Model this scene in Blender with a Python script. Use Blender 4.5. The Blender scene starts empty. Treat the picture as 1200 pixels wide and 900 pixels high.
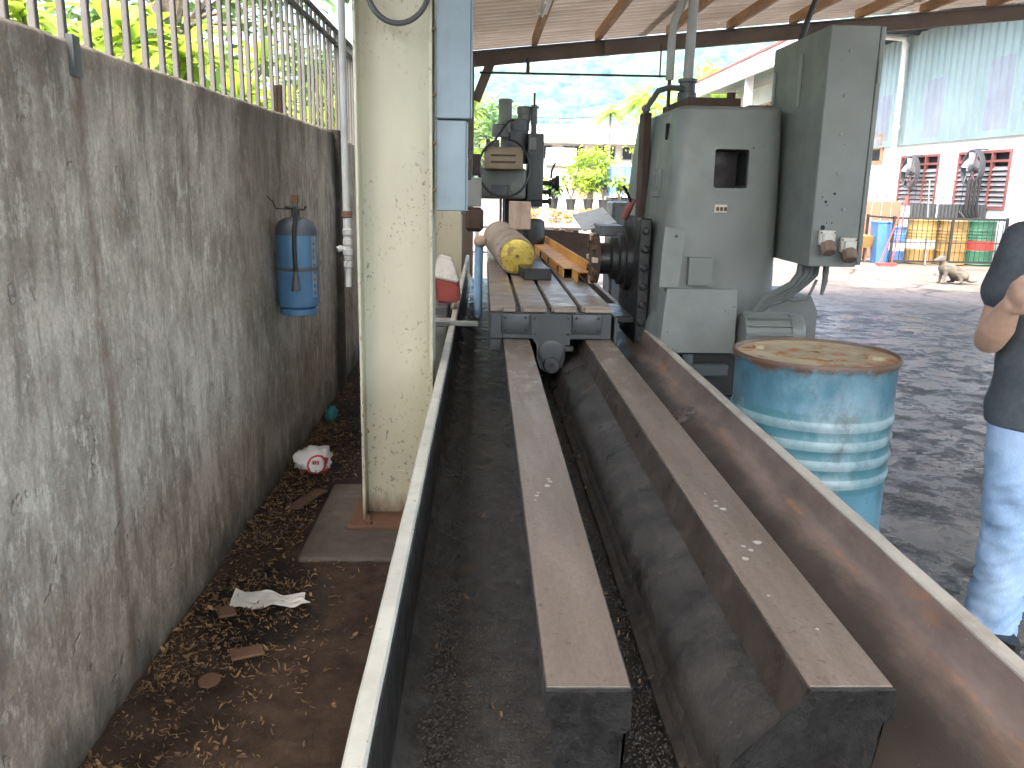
import bpy, bmesh, math, random
from math import sin, cos, pi, radians, sqrt, atan2
from mathutils import Vector, Matrix, noise as mnoise
C = bpy.context.scene.collection
sc = bpy.context.scene

# ------------------------------------------------------------------ camera
cam = bpy.data.objects.new('camera', bpy.data.cameras.new('camera')); C.objects.link(cam)
cam.data.sensor_width = 36; cam.data.lens = 30.0; cam.data.clip_start = .02; cam.data.clip_end = 6000
cam.location = (0, 0, 1.47)
cam.rotation_euler = (Matrix.Rotation(-.0365, 3, 'Z') @ Matrix.Rotation(pi/2-.23017, 3, 'X') @ Matrix.Rotation(radians(1.1), 3, 'Z')).to_euler()
sc.camera = cam
# ------------------------------------------------------------------ world, sun, exposure
SUN_EL, SUN_AZ = radians(58), radians(192)      # azimuth measured from +Y clockwise: behind and to the left
w = bpy.data.worlds.new('World'); sc.world = w; w.use_nodes = True
wn = w.node_tree
sky = wn.nodes.new('ShaderNodeTexSky'); sky.sky_type = 'NISHITA'; sky.sun_disc = False
sky.sun_elevation = SUN_EL; sky.sun_rotation = SUN_AZ; sky.air_density = 1.0; sky.dust_density = 7.0; sky.ozone_density = .3
wn.links.new(sky.outputs[0], wn.nodes['Background'].inputs[0]); wn.nodes['Background'].inputs[1].default_value = .15
sl = bpy.data.lights.new('sun', 'SUN'); sl.energy = 1.5; sl.angle = radians(10); sl.color = (1, .93, .83)
so = bpy.data.objects.new('sun', sl); C.objects.link(so)
sd = Vector((sin(SUN_AZ)*cos(SUN_EL), cos(SUN_AZ)*cos(SUN_EL), sin(SUN_EL)))
so.rotation_euler = sd.to_track_quat('Z', 'Y').to_euler(); so.location = (0, 0, 30)
sc.view_settings.view_transform = 'Standard'; sc.view_settings.look = 'None'; sc.view_settings.gamma = 1
sc.view_settings.use_curve_mapping = False
sc.view_settings.exposure = 3.2

# ------------------------------------------------------------------ mesh helpers
def rootloc(o):
    v = Vector((0, 0, 0))
    while o is not None: v += o.location; o = o.parent
    return v
def tag(o, label=None, cat=None, group=None, kind=None):
    for k, x in (('label', label), ('category', cat), ('group', group), ('kind', kind)):
        if x: o[k] = x
    return o
def thing(name, label, cat, loc=(0, 0, 0), group=None):
    o = bpy.data.objects.new(name, None); o.empty_display_size = .1; o.location = loc; C.objects.link(o)
    return tag(o, label, cat, group)
class MB:
    def __init__(s): s.b = bmesh.new()
    def box(s, x0, x1, y0, y1, z0, z1, bev=0, M=None, seg=1):
        vs = [s.b.verts.new(p) for p in ((x0,y0,z0),(x1,y0,z0),(x1,y1,z0),(x0,y1,z0),(x0,y0,z1),(x1,y0,z1),(x1,y1,z1),(x0,y1,z1))]
        fs = [s.b.faces.new([vs[i] for i in f]) for f in ((3,2,1,0),(4,5,6,7),(0,1,5,4),(1,2,6,5),(2,3,7,6),(3,0,4,7))]
        if M is not None:
            for v in vs: v.co = M @ v.co
        if bev:
            es = list({e for f in fs for e in f.edges})
            bmesh.ops.bevel(s.b, geom=es, offset=bev, segments=seg, affect='EDGES', profile=.5)
        return s
    def loft(s, rings, cap=True, closed=True):
        R = [[s.b.verts.new(p) for p in r] for r in rings]; n = len(R[0])
        for a, c in zip(R, R[1:]):
            for i in range(n if closed else n-1):
                j = (i+1) % n
                try: s.b.faces.new((a[i], a[j], c[j], c[i]))
                except ValueError: pass
        if cap and closed:
            s.b.faces.new(R[0][::-1]); s.b.faces.new(R[-1])
        return s
    def cyl(s, p0, p1, r0, r1=None, seg=16, cap=True):
        r1 = r0 if r1 is None else r1
        p0, p1 = Vector(p0), Vector(p1); d = (p1-p0).normalized()
        a = d.orthogonal().normalized(); b = d.cross(a)
        ring = lambda p, r: [p+(a*cos(2*pi*i/seg)+b*sin(2*pi*i/seg))*r for i in range(seg)]
        return s.loft([ring(p0, r0), ring(p1, r1)], cap)
    def tube(s, pts, r, seg=8, cap=True):
        pts = [Vector(p) for p in pts]; rr = r if isinstance(r, (list, tuple)) else [r]*len(pts)
        up = None; rings = []
        for i, p in enumerate(pts):
            d = (pts[min(i+1, len(pts)-1)]-pts[max(i-1, 0)]).normalized()
            if up is None: up = d.orthogonal().normalized()
            up = (up-d*up.dot(d)).normalized(); b = d.cross(up)
            rings.append([p+(up*cos(2*pi*k/seg)+b*sin(2*pi*k/seg))*rr[i] for k in range(seg)])
        return s.loft(rings, cap)
    def lathe(s, prof, c=(0, 0, 0), axis=(0, 0, 1), seg=32, cap=True):
        d = Vector(axis).normalized(); c = Vector(c)
        a = Vector((1, 0, 0)) if abs(d.z) > .99 else d.orthogonal().normalized(); b = d.cross(a)
        return s.loft([[c+d*h+(a*cos(2*pi*i/seg)+b*sin(2*pi*i/seg))*max(r, 1e-4) for i in range(seg)] for r, h in prof], cap)
    def prism(s, poly, axis, a0, a1):
        def P(u, v, t): return {'x': (t, u, v), 'y': (u, t, v), 'z': (u, v, t)}[axis]
        return s.loft([[P(u, v, a0) for u, v in poly], [P(u, v, a1) for u, v in poly]])
    def quad(s, *p): s.b.faces.new([s.b.verts.new(q) for q in p]); return s
    def grid(s, f, nu, nv):
        V = [[s.b.verts.new(f(i/nu, j/nv)) for j in range(nv+1)] for i in range(nu+1)]
        for i in range(nu):
            for j in range(nv): s.b.faces.new((V[i][j], V[i+1][j], V[i+1][j+1], V[i][j+1]))
        return s
    def ell(s, c, r, seg=14, M=None):
        m = Matrix.Translation(c) @ (M.to_4x4() if M is not None else Matrix()) @ Matrix.Diagonal((*r, 1))
        bmesh.ops.create_uvsphere(s.b, u_segments=seg, v_segments=max(6, seg*2//3), radius=1, matrix=m); return s
    def mesh(s, name, mt, off, ang=.6, recalc=True):
        b = s.b
        if recalc: bmesh.ops.recalc_face_normals(b, faces=b.faces)
        for f in b.faces: f.smooth = True
        for e in b.edges:
            e.smooth = not (len(e.link_faces) == 2 and e.calc_face_angle(0) > ang)
        bmesh.ops.translate(b, verts=b.verts, vec=-Vector(off))
        me = bpy.data.meshes.new(name); b.to_mesh(me); b.free()
        if mt: me.materials.append(mt)
        return me
    def build(s, name, mt, parent=None, label=None, cat=None, group=None, kind=None, ang=.6, recalc=True, loc=None):
        if parent is None and loc is None:
            xs = [v.co for v in s.b.verts]
            loc = Vector(((min(v.x for v in xs)+max(v.x for v in xs))/2, (min(v.y for v in xs)+max(v.y for v in xs))/2, min(v.z for v in xs)))
        off = rootloc(parent) if parent is not None else Vector(loc)
        o = bpy.data.objects.new(name, s.mesh(name, mt, off, ang, recalc)); C.objects.link(o)
        if parent is not None: o.parent = parent
        else: o.location = loc
        return tag(o, label, cat, group, kind)
def inst(src, parent, delta, name=None, rz=None):
    o = bpy.data.objects.new(name or src.name.split('.')[0], src.data); C.objects.link(o); o.parent = parent; o.location = delta
    if rz is not None: o.rotation_euler.z = rz
    return o
def copytree(o, parent=None, loc=None, rz=None, scale=None):
    c = o.copy(); C.objects.link(c); c.parent = parent
    if loc is not None: c.location = loc
    if rz is not None: c.rotation_euler.z = rz
    if scale is not None: c.scale = scale
    for ch in list(o.children): copytree(ch, c)
    return c
def remesh(name, mb, mt, parent, voxel=.012, smooth=6, rough=0):
    o = mb.build(name, mt, parent)
    m = o.modifiers.new('r', 'REMESH'); m.mode = 'VOXEL'; m.voxel_size = voxel; m.use_smooth_shade = True
    m = o.modifiers.new('s', 'SMOOTH'); m.iterations = smooth; m.factor = .5
    dg = bpy.context.evaluated_depsgraph_get()
    me = bpy.data.meshes.new_from_object(o.evaluated_get(dg)); me.name = name
    o.modifiers.clear(); o.data = me
    if not me.materials: me.materials.append(mt)
    for p in me.polygons: p.use_smooth = True
    return o

# ------------------------------------------------------------------ material helpers
class N:
    def __init__(s, name):
        s.m = bpy.data.materials.new(name); s.m.use_nodes = True; s.t = s.m.node_tree; s.p = s.t.nodes['Principled BSDF']
        s.pos = s.t.nodes.new('ShaderNodeNewGeometry').outputs['Position']
    def n(s, ty, **k):
        o = s.t.nodes.new('ShaderNode'+ty)
        for a, v in k.items(): setattr(o, a, v)
        return o
    def L(s, a, b):
        if isinstance(a, bpy.types.NodeSocket): s.t.links.new(a, b)
        else: b.default_value = (*a, 1) if isinstance(a, tuple) and len(a) == 3 and b.type == 'RGBA' else a
    def vec(s, sc=(1, 1, 1), off=(0, 0, 0)):
        m = s.n('Mapping'); s.L(s.pos, m.inputs[0]); m.inputs['Scale'].default_value = sc; m.inputs['Location'].default_value = off; return m.outputs[0]
    def noise(s, scale, detail=6, rough=.6, sc=(1, 1, 1), off=(0, 0, 0), dist=0):
        x = s.n('TexNoise'); s.L(s.vec(sc, off), x.inputs['Vector']); x.inputs['Scale'].default_value = scale
        x.inputs['Detail'].default_value = detail; x.inputs['Roughness'].default_value = rough; x.inputs['Distortion'].default_value = dist
        return x.outputs['Fac']
    def vor(s, scale, sc=(1, 1, 1), feat='F1'):
        x = s.n('TexVoronoi', feature=feat); s.L(s.vec(sc), x.inputs['Vector']); x.inputs['Scale'].default_value = scale; return x.outputs['Distance']
    def step(s, f, a, b, lo=0., hi=1.):
        x = s.n('MapRange'); s.L(f, x.inputs[0]); x.inputs[1].default_value = a; x.inputs[2].default_value = b
        x.inputs[3].default_value = lo; x.inputs[4].default_value = hi; return x.outputs[0]
    def mix(s, f, a, b, mode='MIX'):
        x = s.n('Mix', data_type='RGBA', blend_type=mode); s.L(f, x.inputs[0]); s.L(a, x.inputs[6]); s.L(b, x.inputs[7]); return x.outputs[2]
    def math(s, op, a, b=0.):
        x = s.n('Math', operation=op); s.L(a, x.inputs[0]); s.L(b, x.inputs[1]); return x.outputs[0]
    def axis(s, i):
        x = s.n('SeparateXYZ'); s.L(s.pos, x.inputs[0]); return x.outputs[i]
    def bump(s, h, st=.3, d=.01, prev=None):
        x = s.n('Bump'); s.L(h, x.inputs['Height']); s.L(st, x.inputs['Strength']); x.inputs['Distance'].default_value = d
        if prev is not None: s.L(prev, x.inputs['Normal'])
        return x.outputs[0]
    def out(s, col, rough=.6, metal=0., normal=None, spec=None):
        s.L(col, s.p.inputs['Base Color']); s.L(rough, s.p.inputs['Roughness']); s.L(metal, s.p.inputs['Metallic'])
        if normal is not None: s.L(normal, s.p.inputs['Normal'])
        if spec is not None: s.p.inputs['Specular IOR Level'].default_value = spec
        return s.m
def paint(name, col, dirt=(.06, .05, .04), rough=.5, amt=.5, scale=5, bump=.12, chip=None, chipamt=.64, streak=False, metal=0.):
    """painted or plain surface with blotchy grime, fine variation and optional chips"""
    n = N(name); sc = (1, 1, .25) if streak else (1, 1, 1)
    d = n.step(n.noise(scale, 8, .65, sc), .48, .78, 0, amt)
    v = n.step(n.noise(scale*.35, 4, .6, off=(3, 1, 7)), .3, .7, .8, 1.15)
    c = n.mix(1., col, v, 'MULTIPLY'); c = n.mix(d, c, dirt)
    if chip:
        k = n.step(n.noise(scale*9, 5, .6, off=(9, 4, 2)), chipamt, chipamt+.03); c = n.mix(k, c, chip)
    g = n.noise(scale*16, 4, .6)
    r = n.step(n.noise(scale*2.5, 4, .6, off=(1, 8, 2)), .3, .7, max(.05, rough-.12), min(1, rough+.15))
    return n.out(c, r, metal, n.bump(g, bump, .004))
def plain(name, col, rough=.6, metal=0.): return paint(name, col, tuple(x*.5 for x in col), rough, .35, 6, .1, metal=metal)

# wall plaster
def m_wall():
    n = N('weathered_render')
    c = n.mix(n.step(n.noise(3.2, 13, .78, (1, 1, .65)), .40, .61), (.31, .268, .215), (.58, .53, .445))
    c = n.mix(n.step(n.noise(6, 11, .75, (1.3, 1.3, .5), (5, 2, 1)), .52, .62, 0, .5), c, (.16, .138, .115))
    c = n.mix(n.step(n.noise(15, 9, .8, (1, 1, .5), (2, 9, 4)), .53, .585, 0, .7), c, (.68, .64, .55))
    c = n.mix(n.step(n.noise(22, 6, .7, (1, 1, .16), (1, 3, 1)), .52, .62, 0, .35), c, (.11, .09, .075))
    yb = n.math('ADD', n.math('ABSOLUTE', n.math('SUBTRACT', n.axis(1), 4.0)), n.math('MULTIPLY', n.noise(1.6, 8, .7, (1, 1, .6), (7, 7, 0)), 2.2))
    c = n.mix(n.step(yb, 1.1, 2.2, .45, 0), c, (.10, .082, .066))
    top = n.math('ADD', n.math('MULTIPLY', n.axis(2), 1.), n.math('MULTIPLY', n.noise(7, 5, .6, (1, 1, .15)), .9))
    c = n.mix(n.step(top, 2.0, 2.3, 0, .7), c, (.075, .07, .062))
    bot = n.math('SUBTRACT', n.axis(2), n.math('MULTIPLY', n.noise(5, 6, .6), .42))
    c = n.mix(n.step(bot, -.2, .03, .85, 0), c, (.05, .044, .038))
    yj = n.math('ADD', n.math('ABSOLUTE', n.math('SUBTRACT', n.axis(1), 5.95)), n.math('MULTIPLY', n.noise(4, 5, .6), .35))
    c = n.mix(n.step(yj, .22, .45, .88, 0), c, (.02, .019, .018))
    yr = n.math('ADD', n.math('ABSOLUTE', n.math('SUBTRACT', n.axis(1), n.math('ADD', 2.24, n.math('MULTIPLY', n.math('SUBTRACT', n.axis(2), 1.7), -.02)))), n.math('MULTIPLY', n.noise(8, 6, .7, (1, 1, .5)), .16))
    c = n.mix(n.step(yr, .08, .125, .6, 0), c, (.16, .105, .07))
    pit = n.vor(16); fine = n.noise(70, 6, .7)
    c = n.mix(n.step(fine, .35, .62, .28, 0), c, (.08, .068, .056))
    bp = n.bump(n.noise(6, 8, .7), .5, .03); bp = n.bump(fine, .35, .006, bp)
    bp = n.bump(n.step(n.noise(11, 3, .5, off=(4, 1, 1)), .66, .7, 1, 0), .8, .008, bp)
    return n.out(c, .9, 0., bp, .25)
def m_fine(name, a, b2, scale, rough, bumpst=.4, bd=.01, det=8, extra=None, sc=(1, 1, 1)):
    n = N(name); f = n.noise(scale, det, .68, sc); c = n.mix(n.step(f, .35, .65), a, b2)
    c = n.mix(n.step(n.noise(scale*.18, 4, .6, off=(6, 2, 3)), .4, .65, 0, .5), c, tuple(x*.55 for x in a))
    if extra: c = n.mix(n.step(n.noise(extra[1], 4, .6, off=(1, 5, 8)), extra[2], extra[2]+.03), c, extra[0])
    return n.out(c, n.step(n.noise(scale*2, 3, .6, off=(2, 2, 9)), .3, .7, max(.04, rough-.12), min(1, rough+.12)), 0., n.bump(n.noise(scale*3, 6, .7), bumpst, bd))
def m_dirt():
    n = N('damp_earth'); f = n.noise(9, 9, .7); c = n.mix(n.step(f, .35, .68), (.03, .02, .0145), (.078, .052, .037))
    # damp spill around the scrap sheet
    dx = n.math('MULTIPLY', n.math('ADD', n.axis(0), .76), 1.15); dy = n.math('SUBTRACT', n.axis(1), 2.78)
    r = n.math('ADD', n.math('SQRT', n.math('ADD', n.math('MULTIPLY', dx, dx), n.math('MULTIPLY', n.math('MULTIPLY', dy, dy), .55))), n.math('MULTIPLY', n.noise(7, 4, .6, off=(3, 3, 0)), .22))
    wet = n.step(r, .33, .37, 1, 0)
    far = n.step(n.math('ADD', n.axis(1), n.noise(4, 5, .6)), 3.6, 4.2, 0, .7)
    wet = n.math('MAXIMUM', wet, far)
    c = n.mix(wet, c, (.018, .013, .011))
    c = n.mix(n.step(n.noise(3, 6, .6, off=(1, 1, 1)), .55, .75, 0, .5), c, (.115, .082, .063))
    return n.out(c, n.step(wet, 0, 1, .95, .7), 0., n.bump(n.noise(30, 8, .75), .7, .02), .2)
def m_yard():
    n = N('oily_wet_concrete_yard')
    y = n.math('ADD', n.axis(1), n.math('MULTIPLY', n.noise(.35, 6, .65, off=(2, 0, 0)), 9.))
    far = n.step(y, 11., 17.)
    f = n.noise(7, 12, .76)
    near = n.mix(n.step(f, .40, .64), (.013, .0105, .0085), (.082, .065, .052))
    dry = n.mix(n.step(f, .38, .62), (.095, .075, .064), (.18, .148, .13))
    c = n.mix(far, near, dry)
    c = n.mix(n.step(n.noise(.9, 9, .75, off=(5, 3, 0)), .48, .64, 0, .6), c, (.018, .015, .012))
    c = n.mix(n.step(n.noise(16, 7, .75), .58, .68, 0, .6), c, (.30, .27, .24))
    v = n.n('TexVoronoi', feature='DISTANCE_TO_EDGE'); q = n.n('TexNoise'); n.L(n.pos, q.inputs['Vector']); q.inputs['Scale'].default_value = 2.; q.inputs['Detail'].default_value = 6.
    mx = n.n('Mix', data_type='VECTOR'); mx.inputs[0].default_value = .25; n.L(n.pos, mx.inputs[4]); n.t.links.new(q.outputs['Color'], mx.inputs[5]); n.t.links.new(mx.outputs[1], v.inputs['Vector']); v.inputs['Scale'].default_value = .7
    crack = n.step(v.outputs['Distance'], .004, .016, 1, 0)
    c = n.mix(n.math('MULTIPLY', crack, .8), c, (.012, .011, .01))
    wet = n.step(n.noise(2.6, 12, .8, off=(8, 1, 0)), .43, .53)
    wet = n.math('MULTIPLY', wet, n.step(y, 12., 18., 1, .15))
    rough = n.step(wet, 0, 1, .75, .09)
    hgt = n.math('SUBTRACT', n.noise(20, 9, .78), n.math('MULTIPLY', crack, .6))
    bp = n.bump(hgt, n.step(wet, 0, 1, .8, .22), .03); bp = n.bump(n.noise(60, 5, .7), .2, .005, bp)
    return n.out(c, rough, 0., bp)
def m_drum():
    n = N('worn_blue_drum_paint')
    c = n.mix(n.step(n.noise(5, 6, .6, (1, 1, .6)), .40, .62), (.048, .125, .165), (.082, .20, .265))
    sw = n.math('ABSOLUTE', n.math('SINE', n.math('MULTIPLY', n.math('SUBTRACT', n.axis(2), .5525), 48.33)))
    band = n.math('MULTIPLY', n.math('MULTIPLY', n.step(sw, .66, .74), n.math('MULTIPLY', n.step(n.axis(2), .485, .49), n.step(n.axis(2), .745, .75, 1, 0))), n.step(n.noise(9, 6, .7, (1, 1, .3)), .35, .55, .4, .85))
    zone = n.math('MULTIPLY', n.step(n.axis(2), .475, .485), n.step(n.axis(2), .75, .76, .6, 0))
    c = n.mix(zone, c, (.03, .12, .135))
    c = n.mix(band, c, (.21, .30, .32))
    c = n.mix(n.step(n.noise(2.6, 8, .7, (1.2, 1.2, .8), (4, 2, 1)), .50, .72, 0, .6), c, (.34, .41, .44))
    c = n.mix(n.step(n.noise(4.5, 8, .72, (1, 1, .8), (8, 3, 5)), .55, .70, 0, .8), c, (.045, .05, .045))
    up = n.math('ADD', n.axis(2), n.math('MULTIPLY', n.noise(9, 7, .7), .14))
    c = n.mix(n.step(up, .95, .975, 0, .95), c, (.11, .055, .03))
    c = n.mix(n.step(n.noise(26, 6, .7), .63, .7, 0, .6), c, (.07, .06, .045))
    return n.out(c, n.step(n.noise(8, 5, .6), .3, .7, .35, .65), 0., n.bump(n.noise(4, 4, .5), .25, .03))
def m_lid():
    n = N('rusty_drum_lid'); c = n.mix(n.step(n.noise(7, 8, .7), .38, .62), (.30, .25, .16), (.42, .37, .25))
    c = n.mix(n.step(n.noise(9, 8, .7, off=(3, 3, 1)), .50, .60), c, (.30, .12, .035)); c = n.mix(n.step(n.noise(14, 6, .7, off=(1, 7, 1)), .6, .68), c, (.09, .045, .025))
    return n.out(c, .7, 0., n.bump(n.noise(30, 6, .7), .3, .006))
def m_railtop():
    n = N('worn_brown_steel_way')
    c = n.mix(n.step(n.noise(3, 7, .65, (4, .5, 1)), .35, .68), (.135, .108, .086), (.21, .175, .145))
    c = n.mix(n.step(n.noise(60, 3, .6, (3, .05, 1)), .55, .7, 0, .35), c, (.2, .165, .135))
    c = n.mix(n.step(n.noise(48, 6, .75), .60, .66, 0, .75), c, (.045, .034, .026))
    c = n.mix(n.step(n.noise(150, 4, .7, (1, .5, 1)), .35, .6, .35, 0), c, (.07, .054, .041))
    far = n.math('ADD', n.axis(1), n.math('MULTIPLY', n.noise(9, 6, .7), 1.4))
    c = n.mix(n.math('MULTIPLY', n.step(far, 3.4, 3.9), n.step(n.noise(14, 6, .7, (1, .5, 1), (3, 0, 0)), .5, .62, 0, .7)), c, (.34, .31, .27))
    return n.out(c, n.step(n.noise(5, 5, .6, (3, .4, 1)), .3, .7, .38, .6), 0., n.bump(n.noise(120, 4, .6, (1, .25, 1)), .12, .002))
def m_pan():
    n = N('rusty_brown_pan'); c = n.mix(n.step(n.noise(6, 8, .7, (1.5, .5, 1)), .35, .65), (.105, .078, .064), (.205, .155, .128))
    c = n.mix(n.step(n.noise(5, 7, .7, (2, .45, 1), (4, 1, 2)), .57, .68, 0, .7), c, (.30, .13, .05))
    c = n.mix(n.step(n.noise(3, 6, .65, (1.5, .4, 1), (9, 1, 2)), .54, .7, 0, .8), c, (.04, .031, .027))
    c = n.mix(n.step(n.noise(40, 5, .7), .67, .7, 0, .5), c, (.3, .26, .22))
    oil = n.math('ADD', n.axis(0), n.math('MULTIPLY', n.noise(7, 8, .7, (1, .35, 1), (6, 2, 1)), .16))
    oil_shade = n.step(oil, .83, .875, .85, 0); c = n.mix(oil_shade, c, (.026, .022, .019))  # dark lower cove: its shading painted into the colour along with oil grime
    fold = n.math('ADD', n.math('ABSOLUTE', n.math('SUBTRACT', n.axis(0), .812)), n.math('MULTIPLY', n.noise(12, 7, .75, (1, .5, 1), (3, 3, 3)), .07))
    c = n.mix(n.step(fold, .026, .036, .5, 0), c, (.36, .155, .06))
    return n.out(c, n.step(n.noise(4, 5, .6, off=(2, 2, 2)), .35, .65, .4, .7), 0., n.bump(n.noise(60, 6, .7), .25, .005))
def m_oily(name='black_oily_grime', a=(.004, .004, .004), b2=(.02, .0185, .0165), sc=16, rough=.36, bs=.8):
    n = N(name); f = n.noise(sc, 9, .75); c = n.mix(n.step(f, .35, .68), a, b2)
    c = n.mix(n.step(n.noise(55, 4, .7, off=(1, 2, 3)), .68, .71, 0, .6), c, (.22, .2, .17))
    return n.out(c, n.step(n.noise(sc*.6, 4, .6, off=(5, 5, 5)), .35, .65, rough-.14, rough+.2), 0., n.bump(n.noise(sc*4, 7, .75), bs, .008 if sc < 26 else .03))
def m_leaf(name, a, b2, trans=.35, rough=.45):
    n = N(name); g = n.t.nodes.new('ShaderNodeNewGeometry')
    c = n.mix(g.outputs['Random Per Island'], a, b2)
    n.out(c, rough)
    tr = n.n('BsdfTranslucent'); n.L(c, tr.inputs[0]); ms = n.n('MixShader'); ms.inputs[0].default_value = trans
    n.t.links.new(n.p.outputs[0], ms.inputs[1]); n.t.links.new(tr.outputs[0], ms.inputs[2])
    n.t.links.new(ms.outputs[0], n.t.nodes['Material Output'].inputs[0]); return n.m
def m_cream():
    n = N('cream_column_paint')
    c = n.mix(n.step(n.noise(2.2, 6, .6, (1, 1, .35)), .35, .68), (.40, .395, .30), (.52, .505, .385))
    c = n.mix(n.step(n.noise(3, 7, .65, (1, 1, .3), (4, 1, 1)), .55, .72, 0, .4), c, (.36, .37, .33))
    c = n.mix(n.math('MULTIPLY', n.step(n.noise(60, 4, .55, (1, 1, .7)), .585, .63), n.step(n.noise(2.6, 4, .6, off=(3, 8, 0)), .45, .62, 0, .85)), c, (.10, .065, .04))
    bot = n.math('SUBTRACT', n.axis(2), n.math('MULTIPLY', n.noise(9, 6, .7, (1, 1, .4)), .28))
    c = n.mix(n.step(bot, -.09, .02, .9, 0), c, (.12, .06, .035))
    return n.out(c, .55, 0., n.bump(n.noise(90, 5, .7), .12, .003))

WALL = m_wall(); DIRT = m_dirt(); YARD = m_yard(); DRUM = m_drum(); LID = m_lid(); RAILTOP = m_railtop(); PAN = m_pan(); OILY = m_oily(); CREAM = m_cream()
WAYSIDE = m_oily('dark_brown_way_side', (.03, .024, .02), (.07, .056, .046), 14, .4, .15)
GRIT = m_oily('gritty_grey_sludge', (.012, .0115, .0105), (.070, .065, .058), 22, .30, 1.0)
GRITL = m_oily('grey_swarf_grit', (.010, .0095, .009), (.075, .07, .062), 60, .34, .5)
ENDC = m_oily('black_wet_cast_end', (.012, .012, .012), (.05, .049, .047), 26, .28, 1.0)
CAST = m_oily('oily_grey_casting', (.028, .027, .026), (.085, .082, .078), 20, .42, .9)
LEDGE = m_oily('grey_oily_ledge', (.012, .011, .010), (.068, .061, .053), 8, .36, 1.0)
RIM = paint('pale_grey_rim_paint', (.44, .45, .40), (.2, .19, .16), .6, .6, 7, .15, (.12, .1, .08), .66)
RIMR = paint('dull_worn_rim_paint', (.40, .385, .33), (.16, .115, .085), .65, .8, 6, .2, (.14, .09, .06), .69)
GREY = paint('grey_green_machine_paint', (.155, .166, .152), (.085, .09, .08), .42, .5, 3.2, .1, (.05, .05, .045), .70)
GREYL = paint('lighter_grey_guard_paint', (.215, .23, .212), (.1, .1, .09), .45, .45, 4, .1, (.06, .055, .05), .70)
TABLEG = paint('dark_table_casting', (.048, .052, .056), (.022, .021, .02), .42, .6, 6, .15, (.14, .13, .12), .72)
DKGREY = paint('dark_grey_oily_paint', (.085, .092, .098), (.035, .033, .031), .42, .6, 5, .12, (.16, .15, .14), .72)
BLACK = paint('black_greasy_steel', (.016, .016, .016), (.04, .036, .032), .4, .5, 9, .2)
STEEL = paint('worn_table_steel', (.27, .22, .175), (.06, .048, .04), .42, .75, 5, .1, (.36, .32, .27), .64)
TANMET = paint('tan_terminal_box_paint', (.27, .215, .145), (.12, .09, .06), .6, .5, 5)
BLUEBOX = paint('faded_blue_trunking', (.225, .295, .335), (.17, .165, .15), .55, .5, 4, .1, (.2, .12, .08), .69, True)
CYLBLUE = paint('deep_blue_cylinder_paint', (.075, .18, .32), (.05, .075, .10), .45, .6, 6, .1, (.16, .1, .07), .69)
RUSTDK = paint('dark_rust', (.075, .045, .032), (.03, .02, .016), .8, .6, 8, .4)
RUST = paint('brown_rust', (.13, .07, .042), (.06, .04, .028), .85, .6, 9, .4)
FENCEM = paint('brown_grey_fence_paint', (.075, .071, .068), (.05, .040, .034), .6, .6, 6, .2, (.12, .065, .04), .68)
GALV = paint('dull_galvanised_pipe', (.32, .33, .32), (.14, .12, .1), .45, .5, 6, .1)
ORANGE = paint('orange_primer_steel', (.66, .33, .075), (.30, .13, .04), .6, .6, 7, .2, (.12, .06, .03), .66)
BRASS = m_fine('sawn_brass_face', (.44, .32, .045), (.66, .50, .10), 14, .3, .3, .003, 6, ((.22, .15, .04), 16, .58)); BRASS.node_tree.nodes['Principled BSDF'].inputs['Metallic'].default_value = .45
BILLET = m_fine('dusty_tan_billet_skin', (.30, .235, .17), (.46, .38, .29), 9, .75, .5, .01, 8, ((.2, .14, .1), 14, .62))
WOODP = m_fine('pale_splintered_wood', (.45, .31, .22), (.62, .50, .40), 10, .8, .4, .01, 6, None, (2, 2, .3))
WOOD = m_fine('orange_brown_timber', (.34, .19, .09), (.50, .31, .16), 5, .75, .3, .01, 6, None, (6, .5, 6))
ROOFM = m_fine('aged_tan_roof_sheet', (.50, .42, .345), (.66, .59, .50), 3.5, .8, .2, .01, 8, ((.62, .56, .48), 5, .67), (.4, 2.5, 1))  # elongated pale spots paint in bright gaps and highlights at the laps
def translucent(m, f):
    t = m.node_tree; p = t.nodes['Principled BSDF']; tr = t.nodes.new('ShaderNodeBsdfTranslucent'); ms = t.nodes.new('ShaderNodeMixShader'); ms.inputs[0].default_value = f
    t.links.new(p.inputs['Base Color'].links[0].from_socket, tr.inputs[0]); t.links.new(p.outputs[0], ms.inputs[1]); t.links.new(tr.outputs[0], ms.inputs[2]); t.links.new(ms.outputs[0], t.nodes['Material Output'].inputs[0])
translucent(ROOFM, .05)
BEAMM = paint('brown_grey_steel_beam', (.14, .11, .09), (.06, .045, .035), .7, .6, 3)
CONC = m_fine('grey_concrete', (.20, .18, .165), (.30, .275, .25), 6, .9, .4, .01)
FOOT = m_fine('damp_concrete_footing', (.07, .060, .049), (.115, .10, .082), 8, .85, .4, .01)
WHITE = paint('white_painted_wall', (.78, .76, .73), (.5, .46, .4), .8, .35, 1.6, .1)
CLAD = paint('pale_teal_cladding', (.27, .35, .345), (.21, .27, .265), .55, .4, 1.2, .05, None, .6, True)
CLADL = paint('lilac_skylight_sheet', (.27, .295, .335), (.24, .265, .295), .5, .4, 1.5, .05, None, .6, True)
REDF = paint('dull_red_window_frame', (.30, .095, .08), (.18, .08, .07), .6, .5, 4)
LOUV = paint('grey_louvre', (.33, .31, .30), (.15, .12, .11), .5, .5, 5)
DARKIN = plain('dark_interior', (.012, .012, .013), .9)
DKRED = plain('dark_red_inside', (.012, .003, .0035), .5)
WHITEP = plain('white_plastic', (.72, .72, .70), .5)
REDP = plain('red_plastic', (.52, .035, .03), .45)
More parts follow.
